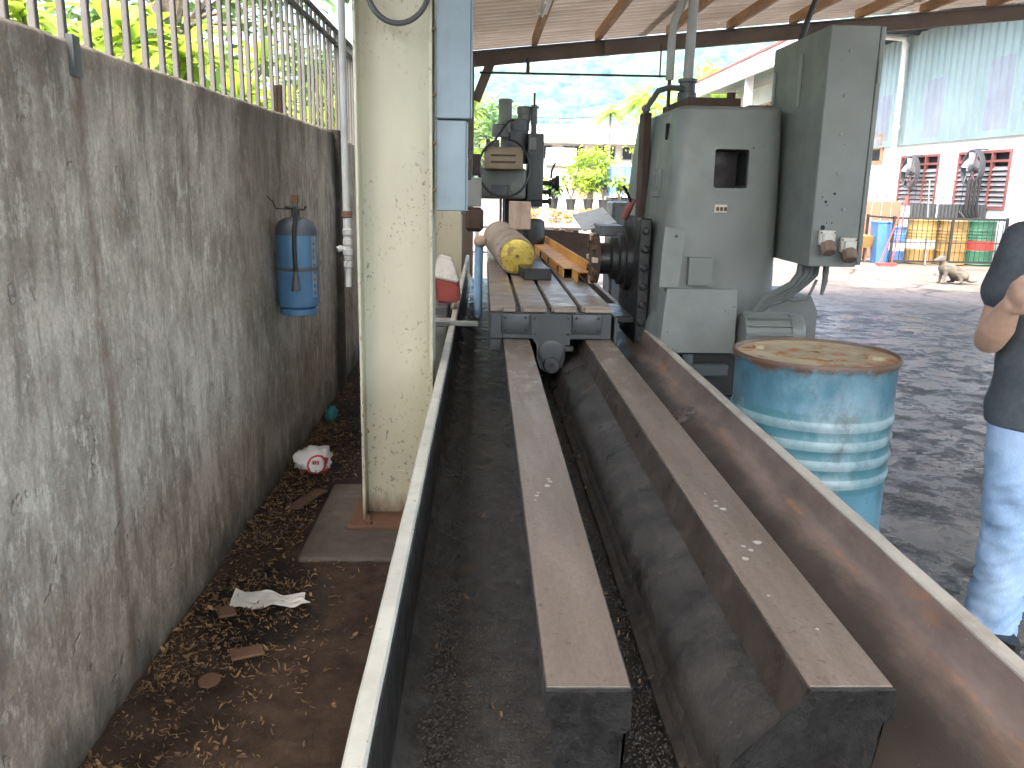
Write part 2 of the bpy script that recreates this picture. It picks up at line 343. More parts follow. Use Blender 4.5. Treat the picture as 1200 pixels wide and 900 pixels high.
YEL = paint('yellow_drum_paint', (.25, .16, .05), (.13, .085, .045), .6, .7, 5, .1, (.2, .1, .05), .66)
GREEN = paint('green_drum_paint', (.03, .13, .08), (.03, .07, .05), .5, .5, 4, .1, (.2, .12, .08), .68)
BLUEP = paint('blue_plastic', (.05, .14, .33), (.04, .09, .18), .5, .4, 4)
TEALP = plain('teal_plastic', (.02, .20, .22), .4)
SHEET = paint('bent_aluminium_scrap', (.62, .62, .60), (.4, .39, .36), .35, .4, 8); SHEET.node_tree.nodes['Principled BSDF'].inputs['Metallic'].default_value = .25
SOCK = paint('dirty_white_socket', (.55, .53, .48), (.2, .16, .12), .6, .7, 12)
SOCKB = paint('rusty_brown_socket', (.2, .14, .105), (.08, .06, .05), .6, .6, 14)
RUBBER = plain('grey_cable_rubber', (.06, .062, .062), .55)
CABLEG = plain('grey_green_conduit', (.13, .14, .13), .5)
RAGM = m_fine('grease_soaked_rag', (.06, .05, .045), (.12, .1, .09), 14, .8)
# ------------------------------------------------------------------ setting
random.seed(4)
def gz(x, y): return 0.
def ground():
    mb = MB()
    xs = [-1500, -300, -80, -30, -12, -6, -3, -1.2] + [-.2+.35*i for i in range(40)] + [14.5, 18, 24, 35, 60, 120, 300, 1500]
    ys = [-1500, -200, -30, -8, -2] + [.4*i for i in range(56)] + [24, 28, 34, 45, 70, 120, 250, 600, 1500]
    def z(x, y):
        if 1. < x < 13.4 and 1 < y < 22: return .022*mnoise.noise((x*.8, y*.8, 3))+.010*mnoise.noise((x*2.3, y*2.3, 9))-.012
        return -.012
    V = [[mb.b.verts.new((x, y, z(x, y))) for y in ys] for x in xs]
    for i in range(len(xs)-1):
        for j in range(len(ys)-1): mb.b.faces.new((V[i][j], V[i+1][j], V[i+1][j+1], V[i][j+1]))
    mb.build('ground', YARD, kind='structure', loc=(0, 0, 0))
    mb = MB()
    def f(u, v):
        x = -1.02+1.0*u; y = -.5+11*v
        return (x, y, .012+.012*mnoise.noise((x*5, y*5, 1))+.012*mnoise.noise((x*14, y*14, 4))+.03*max(0, -.86-x)*5*(.6+.6*mnoise.noise((x*3, y*3, 7))))
    mb.grid(f, 36, 330); mb.build('dirt_strip', DIRT, kind='structure', loc=(0, 0, 0))
ground()

# ------------------------------------------------------------------ boundary wall with fence
XW = -1.0
def wall():
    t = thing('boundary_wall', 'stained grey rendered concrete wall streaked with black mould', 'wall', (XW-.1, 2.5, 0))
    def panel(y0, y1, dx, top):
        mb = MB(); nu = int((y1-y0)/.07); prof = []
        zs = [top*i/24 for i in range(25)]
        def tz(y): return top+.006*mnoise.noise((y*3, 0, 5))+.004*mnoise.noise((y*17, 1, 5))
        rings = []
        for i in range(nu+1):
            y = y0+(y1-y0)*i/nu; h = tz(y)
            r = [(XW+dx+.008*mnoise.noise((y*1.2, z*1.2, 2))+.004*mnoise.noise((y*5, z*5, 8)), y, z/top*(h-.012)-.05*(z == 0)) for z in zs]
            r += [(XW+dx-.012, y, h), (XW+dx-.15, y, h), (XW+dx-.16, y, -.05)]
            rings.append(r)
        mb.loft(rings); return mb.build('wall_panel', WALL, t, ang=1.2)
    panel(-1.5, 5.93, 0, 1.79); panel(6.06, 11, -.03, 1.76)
    MB().box(XW-.13, XW+.035, 5.93, 6.0, -.05, 1.80, .006).build('wall_pilaster', WALL, t)
    MB().prism([(XW-.002, 2.205), (XW+.014, 2.205), (XW+.014, 2.212), (XW+.006, 2.212), (XW+.006, 2.262), (XW-.002, 2.262)], 'z', 1.705, 1.80).build('steel_clip', DKGREY, t)
    MB().cyl((XW-.045, 4.56, 1.775), (XW-.045, 4.56, 1.93), .024, seg=14).build('pipe_stub', RUSTDK, t)
    f = thing('wall_fence', 'brown steel bar fence on top of the stained wall', 'fence', (XW-.06, 1.0, 1.765))
    b0 = None
    y = .68
    while y < 10.6:
        if b0 is None:
            b0 = MB().box(XW-.069, XW-.051, y-.0095, y+.0095, 1.765, 2.485, .002).build('fence_bar', FENCEM, f)
        else: inst(b0, f, (random.uniform(-.003, .003), y-.68, random.uniform(-.004, .004)))
        y += .1365
    for z in (2.40, 2.488): MB().box(XW-.073, XW-.047, .3, 10.9, z, z+.028, .002).build('top_rail', FENCEM, f)
    for yy in (.3, 10.7): MB().box(XW-.08, XW-.04, yy-.02, yy+.02, 1.76, 2.53, .003).build('fence_post', FENCEM, f)
wall()

# ------------------------------------------------------------------ open shed: columns, beam, roof
def roofz(x): return 2.93+.104*(x+.13)
def column(y0, x0, top, label, foot=True, mat=CREAM):
    t = thing('steel_column', label, 'column', (x0+.15, y0+.1, 0), 'columns of the open shed')
    MB().box(x0, x0+.012, y0, y0+.2, .028, top, .002).build('flange', mat, t)
    MB().box(x0+.29, x0+.302, y0, y0+.2, .028, top, .002).build('flange', mat, t)
    MB().box(x0+.012, x0+.29, y0+.096, y0+.106, .028, top).build('web', mat, t)
    if foot: MB().box(x0+.0125, x0+.2895, y0+.090, y0+.0955, .05, .24, .001).build('web_stiffener', mat, t)
    bp = MB().box(x0-.06, x0+.36, y0-.07, y0+.27, .03, .048, .003).build('base_plate', RUST, t)
    for dx in (.03, .27):
        for dy in (-.045, .245): MB().lathe([(.016, 0), (.016, .018), (.009, .02), (.009, .04)], (x0+dx, y0+dy, .048), seg=6).build('anchor_bolt', RUST, bp)
    if foot: MB().box(x0-.21, x0+.41, y0-.35, y0+.5, -.02, .03, .008).build('footing', FOOT, t)
    return t
c1 = column(3.47, -.505, 2.88, 'cream painted steel column carrying blue cable trunking and a grey conduit')
tr = thing('cable_trunking', 'faded blue steel cable trunking bolted to the cream column', 'trunking', (-.12, 3.56, 1.36))
MB().box(-.19, -.054, 3.49, 3.64, 1.715, 2.87, .004).build('trunking_section', BLUEBOX, tr)
MB().box(-.19, -.070, 3.495, 3.635, 1.36, 1.708, .004).build('trunking_section', BLUEBOX, tr)
MB().box(-.0535, -.048, 3.487, 3.52, 1.72, 2.86, .001).build('cover_lip', BLUEBOX, tr)
MB().box(-.0695, -.064, 3.49, 3.525, 1.362, 1.70, .001).build('cover_lip', BLUEBOX, tr)
for z in (1.44, 1.62, 1.80, 2.04): MB().lathe([(.008, 0), (.008, .012), (.004, .014)], (-.196, 3.485, z), (0, -1, 0), 8).build('screw', RUST, tr)
for z in (1.50, 1.585): MB().box(-.064, -.05, 3.53, 3.57, z-.018, z+.018, .002).build('clip', BLACK, tr)
cd = thing('conduit_pipe', 'dull grey conduit with brass tap fittings beside the column flange', 'pipe', (-.545, 3.47, 1.06))
MB().cyl((-.548, 3.5, 1.36), (-.548, 3.5, 2.86), .014, seg=12).build('pipe', GALV, cd)
MB().cyl((-.546, 3.5, 1.16), (-.547, 3.5, 1.36), .016, seg=12).build('pipe', GALV, cd)
for z, r in ((1.34, .022), (1.27, .02), (1.23, .02), (1.19, .021), (1.14, .019), (1.08, .012)): MB().lathe([(r*.8, -.014), (r, -.01), (r, .01), (r*.8, .014)], (-.546, 3.5, z), seg=12).build('fitting', RUST if z == 1.34 else GALV, cd)
MB().tube([(-.546, 3.5, 1.20), (-.575, 3.49, 1.205), (-.585, 3.485, 1.20)], [.010, .012, .013], 10).build('tap', GALV, cd)
MB().cyl((-.546, 3.5, 1.05), (-.546, 3.5, 1.16), .012, seg=10).build('pipe', GALV, cd)
mb = MB(); mb.tube([(-.33+.118*cos(a)+(0.0), 3.455+.01*cos(a*2), 2.19+.14*sin(a)) for a in [pi+pi*i/16 for i in range(17)]], .011, 8)
mb.build('rubber_hose', RUBBER, label='dark rubber hose hanging in a loop on the cream column', cat='hose')
column(7.9, -.5, 2.88, 'cream steel column behind the red and white container')
c3 = column(9.86, -.42, 2.72, 'brown edged steel column under the end of the roof beam', mat=BEAMM)
for yy in (0., 9.86): column(yy, 6.7, 3.6, 'cream steel column on the yard side of the shed')
def roof():
    t = thing('shed_roof', 'corrugated tan shed roof on timber purlins seen from below', 'roof', (3, 4, 2.7))
    pitch = .17; n = 6; wsh = pitch*n
    y = -1.5; k = 0; random.seed(8)
    while y < 10.2:
        for (xa, xb) in ((-1.1, 1.9), (1.8, 4.8), (4.7, 7.6)):
            mb = MB(); dz = .006*(k % 2)+(.008 if xa > 0 else 0)+.008*(xa > 4)
            rings = []
            for xx in (xa, (xa+xb)/2, xb):
                rings.append([(xx, y+wsh*i/(n*8)*1.02, roofz(xx)+.084+dz+.030*cos(2*pi*i/8)+.004*mnoise.noise((xx, y+i*.03, 2))) for i in range(n*8+1)])
            mb.loft(rings, closed=False); mb.build('roof_sheet', ROOFM, t, ang=1.5)
        y += wsh; k += 1
    p0 = None
    sl = .104; x = -.95
    xs = []
    while x < 7.4: xs.append(x); x += .735
    xs[1:2] = [-.2]
    for x in [-.95, -.22, .54, 1.24, 2.03, 2.70, 3.40, 4.13, 4.85, 5.6, 6.3, 7.0]:
        MB().box(x-.03, x+.03, -1.5, 10.05, roofz(x)-.045, roofz(x)+.05, .004).build('purlin', WOOD, t)
    # end beam (channel section following the roof slope)
    def beam(y, name='roof_beam'):
        bb = MB()
        P = lambda x, dz: roofz(x)-.046-dz
        ring = lambda x: [(x, y-.05, P(x, 0)), (x, y+.01, P(x, 0)), (x, y+.01, P(x, .165)), (x, y-.05, P(x, .165)), (x, y-.05, P(x, .153)), (x, y-.002, P(x, .153)), (x, y-.002, P(x, .012)), (x, y-.05, P(x, .012))]
        bb.loft([ring(-1.0), ring(7.4)]); return bb.build(name, BEAMM, t)
    beam(10.0); beam(3.42); beam(-.1)
    MB().box(.10, .13, 9.93, 9.948, roofz(.1)-.22, roofz(.1)-.05).build('hanger', BEAMM, t)
    MB().box(1.31, 1.40, 9.93, 9.946, roofz(1.35)-.21, roofz(1.35)-.05).build('splice_plate', BEAMM, t)
    mb = MB(); mb.box(-.05, .05, -.03, .03, 0, .42, M=Matrix.Translation((-.10, 9.93, 2.36)) @ Matrix.Rotation(.38, 4, 'Y')); mb.build('knee_brace', BEAMM, t)
roof()
lf = thing('strip_light', 'small white strip light fixed under the corrugated roof', 'light', (.5, 7.6, 2.86))
MB().box(.44, .53, 7.3, 7.9, 2.90, 2.935, .004).build('batten', WHITEP, lf)
MB().cyl((.485, 7.34, 2.885), (.485, 7.86, 2.885), .013, seg=10).build('tube', WHITEP, lf)
rr = thing('hanging_conduit', 'thin dark conduit rod hung level below the roof beam', 'conduit', (.95, 9.9, 2.6))
MB().cyl((-.06, 9.9, 2.655), (2.02, 9.9, 2.66), .012, seg=8).build('rod', BLACK, rr)
MB().cyl((.47, 9.9, 2.66), (.47, 9.9, 2.82), .020, seg=8).build('drop_rod', BLACK, rr)
MB().cyl((1.93, 9.9, 2.66), (1.93, 9.9, 2.98), .009, seg=8).build('drop_rod', BLACK, rr)

# ------------------------------------------------------------------ machine bed
ZT = .74
def bed():
    t = thing('machine_bed', 'long planer bed with two brown slide ways in an oily pan', 'machine bed', (.33, 4.5, 0))
    Y0, Y1 = 1.13, 9.0; YP = .80
    # left half of the pan: flat floor with crust, coved to the rim
    def floorgrid(xa, xb, y0, z0, amp, name, mt, curveL=0, nu=26, nv=300, seed=0, crust=0.):
        mb = MB()
        def f(u, v):
            x = xa+(xb-xa)*u; y = y0+(Y1-y0)*v
            z = z0+amp*(mnoise.noise((x*22, y*9, seed))*.5+mnoise.noise((x*60, y*45, seed+3))*.35)
            if crust: z += crust*max(0, mnoise.noise((x*30, y*12, seed+9))+.15)*max(0, 1-abs(u-.16)/.16)
            if curveL: z += curveL*max(0, 1-u/.12)**2
            return (x, y, z)
        mb.grid(f, nu, nv); return mb.build(name, mt, t, ang=3)
    floorgrid(-.142, .135, YP, .50, .006, 'pan_floor', GRIT, .05, seed=2, crust=.022)
    floorgrid(.19, .345, YP, .515, .012, 'pan_floor', OILY, 0, seed=12)
    # right hand pan: smooth cove
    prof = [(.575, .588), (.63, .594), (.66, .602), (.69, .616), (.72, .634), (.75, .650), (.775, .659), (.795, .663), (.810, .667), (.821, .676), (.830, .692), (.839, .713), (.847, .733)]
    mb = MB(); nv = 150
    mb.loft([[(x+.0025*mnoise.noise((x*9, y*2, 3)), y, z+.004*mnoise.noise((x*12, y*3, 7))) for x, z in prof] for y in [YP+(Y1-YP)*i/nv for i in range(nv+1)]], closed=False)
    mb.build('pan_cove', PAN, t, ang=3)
    # rims
    def rim(xa, xb, z0, z1, y0, name='rim', mt=RIM, side=0):
        mb = MB(); rings = []
        n = 90
        for i in range(n+1):
            y = y0+(Y1-y0)*i/n; e = .0018*mnoise.noise((y*6, xa, 1)); q = .004
            rings.append([(xa+e, y, z0), (xb+e, y, z0), (xb+e, y, z1-q), (xb+e-q, y, z1+e), (xa+e+q, y, z1+e), (xa+e, y, z1-q)])
        mb.loft(rings); return mb.build(name, mt, t)
    rim(-.176, -.144, .44, ZT, .93); rim(.848, .880, .44, ZT, YP, mt=RIMR)
    MB().box(-.150, -.1405, .94, Y1, .50, .730).build('rim_inner_face', BLACK, t)
    # underside body of the bed
    MB().box(-.165, .82, YP+.02, Y1-.02, .30, .475, .01).build('pan_underside', DKGREY, t)
    for y in (1.3, 3.4, 5.4, 7.6):
        MB().box(-.05, .70, y, y+.35, 0, .30, .02).build('pedestal', DKGREY, t)
    # ways
    W1 = [(.100, ZT), (.229, ZT), (.229, .678), (.218, .668), (.213, .66), (.213, .48), (.134, .48), (.134, .685), (.126, .693), (.100, .697)]
    W2 = [(.497, ZT), (.628, ZT), (.628, .692), (.612, .684), (.590, .678), (.590, .48), (.335, .48), (.335, .528), (.352, .538), (.366, .556), (.374, .585), (.388, .612), (.408, .632), (.428, .650), (.452, .659), (.475, .669)]
    for nm, W in (('slide_way', W1), ('slide_way', W2)):
        mb = MB(); n = 200; rings = []
        for i in range(n+1):
            y = Y0+(Y1-Y0)*i/n
            r = []
            for k, (x, z) in enumerate(W):
                j = 0 if z > .66 else .003*mnoise.noise((x*9, y*6, 4))
                r.append((x+j, y, z+j*.5))
            rings.append(r)
        mb.loft(rings); o = mb.build(nm, CAST if W is W1 else LEDGE, t, ang=.35)
        # machined brown top strip and black rough end face
        x0, x1 = W[0][0], W[1][0]
        tp = MB(); tp.prism([(x0+.001, ZT-.001), (x1-.001, ZT-.001), (x1-.003, ZT+.0025), (x0+.003, ZT+.0025)], 'y', Y0+.003, Y1); tp.build('way_top', RAILTOP, o)
        ef = MB()
        inner = [(x, z) for x, z in W]
        ef.prism(inner, 'y', Y0-.006, Y0-.0005)
        bmesh.ops.triangulate(ef.b, faces=[f for f in ef.b.faces if len(f.verts) > 4])
        bmesh.ops.subdivide_edges(ef.b, edges=ef.b.edges, cuts=5, use_grid_fill=True)
        for v in ef.b.verts:
            if v.co.y < Y0-.003: v.co.y += .005*mnoise.noise((v.co.x*60, v.co.z*60, 2))-.002
        ef.build('end_face', ENDC, o, ang=1.2)
        if W is W2:
            MB().prism([(.4745, .6695), (.4965, .7395), (.4945, .7395), (.4725, .6705)], 'y', Y0+.002, Y1).build('way_side', WAYSIDE, o)
        # cored pocket below the flange
        c = (.140, .64) if W is W1 else (.585, .60)
    # lugs, slot opening at the right rim and pipe stubs
    MB().box(-.30, -.02, 4.45, 4.48, .735, .762, .004).build('cross_bracket', GREYL, t)
    MB().box(-.30, -.17, 4.40, 4.53, .762, .768).build('bracket_plate', GREYL, t)
    # loose grit and swarf crusted on the pan floors
    random.seed(77); gm = MB()
    def lump(x, y, z, s):
        vs = [gm.b.verts.new((x+s*random.uniform(.4, 1)*a, y+s*random.uniform(.4, 1.2)*b, z+s*c*random.uniform(.3, .9))) for a, b, c in ((1, 0, 0), (-.5, .87, 0), (-.5, -.87, 0), (0, 0, 1))]
        for q in ((0, 1, 3), (1, 2, 3), (2, 0, 3)): gm.b.faces.new([vs[i] for i in q])
    for i in range(14000):
        y = .85+6.2*random.random()**1.6
        if random.random() < .55: x = -.075+.028*random.gauss(0, 1)
        else: x = random.uniform(-.12, .10)
        if abs(x+.02) > .11: continue
        lump(x, y, .505, random.uniform(.0014, .0042)*(1.7 if x < -.045 else 1))
    for i in range(9000):
        y = .85+3.4*random.random()**1.4; x = random.uniform(.22, .34); lump(x, y, .520, random.uniform(.0012, .005))
    for i in range(500):
        y = .9+3*random.random(); x = random.uniform(.62, .74); lump(x, y, .600+.45*max(0, x-.64), random.uniform(.001, .003))
    g_ = gm.build('grit', GRITL, t, kind='stuff', ang=.1)
    return t
bed()
random.seed(21)
# blobs of dried paint and dirt on the ways
sp = MB()
for (x, y, r) in [(.56, 1.62, .007), (.585, 1.66, .010), (.55, 1.64, .006), (.565, 1.85, .009), (.553, 1.87, .007), (.56, 1.9, .006), (.548, 1.95, .004), (.535, 1.58, .008), (.575, 1.30, .004), (.53, 1.42, .004), (.135, 1.93, .006), (.14, 1.95, .005), (.165, 2.0, .008), (.175, 2.03, .007), (.172, 2.05, .006), (.13, 1.9, .004)]:
    n = 9; c = Vector((x, y, ZT+.0032)); ring = [sp.b.verts.new(c+Vector((cos(2*pi*i/n)*r*random.uniform(.6, 1.1), sin(2*pi*i/n)*r*1.2*random.uniform(.6, 1.1), 0))) for i in range(n)]
    sp.b.faces.new(ring)
tag(sp.build('paint_spatter', paint('pale_spatter', (.42, .40, .36), (.3, .28, .24), .7, .4, 20)), kind='stuff', label='pale dried spatter spots on the brown slide ways', cat='spatter')

# ------------------------------------------------------------------ machine table
def table():
    t = thing('machine_table', 'steel T-slotted work table with dark bolted end plate on the bed', 'machine table', (.33, 6.0, .68))
    x0, x1, y0, y1, zt = .037, .622, 4.05, 8.15, .90
    zb = ZT+.0035
    slots = [.172, .322, .468]; hw = .011
    # slabs of the top between slots
    edges = [x0]+[e for s in slots for e in (s-hw, s+hw)]+[x1]
    for i in range(0, len(edges), 2):
        MB().box(edges[i], edges[i+1], y0+.045, y1, zt-.03, zt, .003).build('table_top', STEEL, t)
    MB().box(x0+.004, x1-.004, y0+.03, y1-.004, zb, zt-.031).build('table_core', TABLEG, t)
    for i in range(0, len(edges), 2):
        a, b = edges[i]+(.06 if i == 0 else .012), edges[i+1]-.004
        MB().box(a, b, y0+.012, y0+.040, zt-.028, zt-.008, .003).build('end_lip', STEEL, t)
    MB().box(x0, x1, y0, y0+.03, zb, zt-.032, .004).build('end_casting', TABLEG, t)
    MB().box(x0, x0+.055, y0, y1, .685, zb-.002, .004).build('apron', TABLEG, t)
    MB().box(x1+.004-.02+.03, x1+.03, y0, y1, .70, zt-.05, .003).build('apron', TABLEG, t)
    for (a, b) in ((.092, .225), (.43, .575)):
        p = MB().box(a, b, y0-.014, y0-.001, .775, .868, .006, seg=2).build('cover_plate', TABLEG, t)
        for bx in (a+.018, b-.018):
            for bz in (.792, .851): MB().lathe([(.007, 0), (.007, .005), (.003, .007)], (bx, y0-.014, bz), (0, -1, 0), 8).build('bolt', BLACK, p)
    MB().box(.095, .57, y0-.010, y0-.001, .748, .770, .003).build('ledge_strip', TABLEG, t)
    g = MB().prism([(.235, .868), (.425, .868), (.425, .80), (.42, .72), (.40, .72), (.40, .66), (.385, .61), (.35, .585), (.31, .585), (.28, .605), (.265, .65), (.262, .72), (.235, .76)], 'y', y0-.024, y0-.001).build('gearbox_cover', TABLEG, t)
    MB().lathe([(.064, 0), (.064, .008), (.058, .012), (.045, .013)], (.335, y0-.024, .685), (0, -1, 0), 28).build('bearing_boss', TABLEG, g)
    MB().lathe([(.040, 0), (.040, .03), (.034, .036), (.012, .036), (.010, .040)], (.335, y0-.024, .625), (0, -1, 0), 24).build('shaft_cap', TABLEG, g)
    for bx in (.25, .41):
        for bz in (.775, .85): MB().lathe([(.007, 0), (.007, .005), (.003, .007)], (bx, y0-.024, bz), (0, -1, 0), 8).build('bolt', BLACK, g)
    MB().box(.395, .44, y0-.03, y0-.002, .69, .715, .004).build('stop_lug', TABLEG, t)
table()
# ------------------------------------------------------------------ work pieces on the table
def yawM(p, a): return Matrix.Translation(p) @ Matrix.Rotation(a, 4, 'Z')
bt = thing('round_billet', 'round tan billet with bright yellow sawn face lying on the table', 'billet', (.2, 6.2, .9))
ax = Vector((-.06, 1, .02)).normalized(); c0 = Vector((.218, 5.47, 1.022))
rag = MB(); rag.lathe([(.116, .02), (.121, .05), (.124, .14), (.118, .15), (.122, .17), (.126, .5), (.128, 1.0), (.130, 1.45), (.10, 1.47)], c0, ax, 36).build('billet_body', BILLET, bt)
MB().lathe([(.099, 0), (.106, .001), (.109, .006), (.109, .03)], c0, ax, 36).build('sawn_face', BRASS, bt)
MB().lathe([(.012, -.002), (.010, .001)], c0, ax, 14).build('centre_mark', RUST, bt)
mb = MB(); mb.box(-.085, .085, 0, 1.0, 0, .07, .004, yawM((.335, 5.2, .902), .09)); mb.build('steel_bar', BLACK, label='dark flat steel bar wedged under the right of the round billet', cat='steel bar')
oc = thing('steel_channel', 'orange primed welded steel channel lying along the table', 'steel channel', (.57, 6.5, .9))
MM = yawM((.597, 5.12, .902), .03)
mb = MB(); mb.box(-.085, -.079, .25, 2.75, 0, .052, M=MM); mb.box(-.03, -.024, 0, .25, 0, .052, M=MM); mb.box(.049, .055, 0, 2.75, 0, .053, M=MM); mb.box(-.085, .055, .25, 2.75, .055, .062, M=MM); mb.box(-.03, .055, 0, .25, .055, .062, M=MM); mb.build('channel_web', ORANGE, oc)
mb = MB(); mb.box(.047, .055, .02, 2.75, .0625, .115, M=MM); mb.build('upright_flange', ORANGE, oc)
for yy in (.5, 1.1, 1.7, 2.3):
    mb = MB(); mb.box(-.094, -.0855, yy, yy+.04, .01, .05, M=MM); mb.build('tack_plate', RUST, oc)
mb = MB(); mb.box(-.075, .075, -.05, .05, 0, .20, .006, yawM((.265, 6.35, 1.148), .1)); mb.build('wood_block', WOODP, label='pale splintered wood block standing on the billet', cat='wood block')
bk = MB(); bk.lathe([(.075, 0), (.09, .02), (.095, .22), (.09, .26), (.06, .28)], (.44, 7.55, .90), seg=24)
bk.build('rubber_pot', BLACK, label='black rounded rubber pot behind the billet on the table', cat='pot')
rt = thing('rusty_tray', 'dark rusty steel tray standing across the far end of the table', 'tray', (.78, 8.6, .7))
MB().prism([(.60, .72), (1.08, .72), (1.10, .98), (.62, 1.02)], 'y', 8.45, 8.47).build('tray_side', RUSTDK, rt)
MB().prism([(.60, .72), (1.08, .72), (1.10, .98), (.62, 1.02)], 'y', 8.95, 8.97).build('tray_side', RUSTDK, rt)
MB().box(.60, 1.08, 8.47, 8.95, .72, .74).build('tray_floor', RUSTDK, rt)
MB().box(.70, 1.0, 8.5, 8.9, 0, .718).build('tray_stand', RUSTDK, rt)
# rag in the right-hand pan
mb = MB()
def rf(u, v):
    x = .645+.145*u; y = 2.95+.17*v
    return (x, y, .628+.05*max(0, u-.45)+.035*(.5+mnoise.noise((u*4, v*4, 3)))*sin(pi*min(1, max(0, v)))+.02*mnoise.noise((u*8, v*8, 5)))
mb.grid(rf, 22, 22); mb.build('greasy_rag', RAGM, label='crumpled grease soaked rag lying in the brown pan', cat='rag', ang=3)

# ------------------------------------------------------------------ big grey machine column with control cabinet
def machine():
    t = thing('milling_column', 'big grey green machine column with square window and hinged guards', 'machine', (1.2, 4.8, 0))
    # body casting: rounded rectangle sections lofted with taper
    def rr(x0, x1, y0, y1, r, z, n=6):
        pts = []
        for cx, cy, a0 in ((x1-r, y0+r, -pi/2), (x1-r, y1-r, 0), (x0+r, y1-r, pi/2), (x0+r, y0+r, pi)):
            for i in range(n+1):
                a = a0+pi/2*i/n; pts.append((cx+r*cos(a), cy+r*sin(a), z))
        return pts
    mb = MB()
    mb.loft([rr(.868, 1.452, 4.17, 5.5, .07, .55), rr(.872, 1.45, 4.175, 5.5, .07, 1.0), rr(.888, 1.445, 4.185, 5.48, .07, 1.3), rr(.906, 1.44, 4.195, 5.45, .07, 1.6), rr(.926, 1.432, 4.205, 5.40, .068, 1.832), rr(.934, 1.424, 4.213, 5.39, .06, 1.845), rr(.95, 1.41, 4.23, 5.37, .045, 1.85)])
    body = mb.build('body', GREY, t, ang=.5)
    # square window: recess frame set proud with dark box inside
    w = MB()
    def rect(x0, x1, z0, z1, r, y, n=4):
        p = []
        for cx, cz, a0 in ((x1-r, z0+r, -pi/2), (x1-r, z1-r, 0), (x0+r, z1-r, pi/2), (x0+r, z0+r, pi)):
            for i in range(n+1): a = a0+pi/2*i/n; p.append((cx+r*cos(a), y, cz+r*sin(a)))
        return p
    # cut the opening with a boolean so the window is a true hole
    cut = MB(); cut.box(1.106, 1.272, 4.1, 4.5, 1.470, 1.652, .012, seg=2); co = cut.build('cutter', GREY, t)
    bm_ = body.modifiers.new('b', 'BOOLEAN'); bm_.object = co; bm_.operation = 'DIFFERENCE'; bm_.solver = 'EXACT'
    dg = bpy.context.evaluated_depsgraph_get(); me = bpy.data.meshes.new_from_object(body.evaluated_get(dg)); body.modifiers.clear(); body.data = me
    bb = bmesh.new(); bb.from_mesh(me)
    for f_ in bb.faces: f_.smooth = True
    for e_ in bb.edges: e_.smooth = not (len(e_.link_faces) == 2 and e_.calc_face_angle(0) > .3)
    bb.to_mesh(me); bb.free()
    bpy.data.objects.remove(co)
    MB().box(1.098, 1.280, 4.38, 4.40, 1.46, 1.66).build('window_back', DKRED, t)
    for (xa, xb, za, zb2) in ((1.1075, 1.111, 1.484, 1.638), (1.267, 1.2705, 1.484, 1.638), (1.120, 1.258, 1.4715, 1.475), (1.120, 1.258, 1.647, 1.6505)): MB().box(xa, xb, 4.222, 4.379, za, zb2).build('recess_shade', DARKIN, t)  # thin dark sheets added to stand in for shade inside the recess
    lab = MB().box(1.118, 1.18, 4.180, 4.189, 1.352, 1.392, .002).build('maker_label', SOCK, t)
    for i in range(3): MB().box(1.125+.019*i, 1.139+.019*i, 4.1785, 4.1805, 1.362, 1.380).build('label_mark', RUST, lab)
    # cast name block and slot on the left flank
    nb = MB().box(.884, .905, 4.42, 4.60, 1.42, 1.56, .003).build('cast_plate', GREY, t)
    for i, (a, b2) in enumerate(((4.44, 4.47), (4.49, 4.53), (4.55, 4.58))): MB().box(.880, .885, a, b2, 1.45, 1.53, .001).build('cast_letter', GREY, nb)
    MB().box(.906, .9215, 4.40, 4.43, 1.70, 1.78, .004).build('slot_cover', DARKIN, t)
    # top fittings
    MB().box(1.0, 1.27, 4.4, 5.0, 1.851, 1.905, .004).build('top_plate', RUSTDK, t)
    MB().lathe([(.05, 0), (.05, .05), (.042, .055), (.042, .10), (.05, .105), (.05, .12), (.03, .125)], (1.07, 4.72, 1.905), seg=20).build('pipe_hub', DKGREY, t)
    MB().cyl((1.07, 4.72, 2.02), (1.085, 4.72, 3.05), .026, seg=14).build('riser_pipe', GALV, t)
    MB().tube([(.975, 4.73, 2.02), (.975, 4.73, 2.2), (.98, 4.73, 2.30), (1.01, 4.73, 2.38), (1.04, 4.73, 2.46), (1.05, 4.73, 2.55), (1.05, 4.73, 3.05)], .022, 10).build('riser_pipe', GALV, t)
    MB().tube([(.975, 4.73, 1.88), (.975, 4.73, 2.02)], .010, 8).build('riser_tail', BLACK, t)
    MB().tube([(1.06, 4.70, 1.975), (.96, 4.66, 1.975), (.90, 4.63, 1.955), (.86, 4.60, 1.90), (.835, 4.58, 1.865)], [.016, .015, .015, .015, .015], 10).build('crank_handle', DKGREY, t)
    MB().ell((.830, 4.575, 1.858), (.022, .022, .022), 12).build('handle_knob', DKGREY, t)
    MB().cyl((1.26, 4.55, 1.85), (1.26, 4.55, 1.945), .022, seg=12).build('top_stub', RUSTDK, t)
    MB().box(1.28, 1.40, 4.30, 4.36, 1.851, 1.864, .002).build('top_lug', DKGREY, t)
    # vertical slide with bolts
    MB().box(.862, .90, 4.78, 4.93, .60, 1.86, .004).build('slide_rail', RUSTDK, t)
    sl = MB().box(.80, .86, 4.40, 4.92, .62, 1.31, .006).build('slide_plate', BLACK, t)
    for i in range(7): MB().lathe([(.022, 0), (.022, .012), (.012, .018)], (.83, 4.40, .68+.095*i), (0, -1, 0), 6).build('bolt', BLACK, sl)
    # spindle, flanges and cutter
    MB().lathe([(.17, 0), (.17, .03), (.14, .035), (.14, .06), (.115, .07), (.115, .10), (.085, .11), (.085, .17)], (.80, 4.72, 1.08), (-1, 0, 0), 30).build('spindle', BLACK, t)
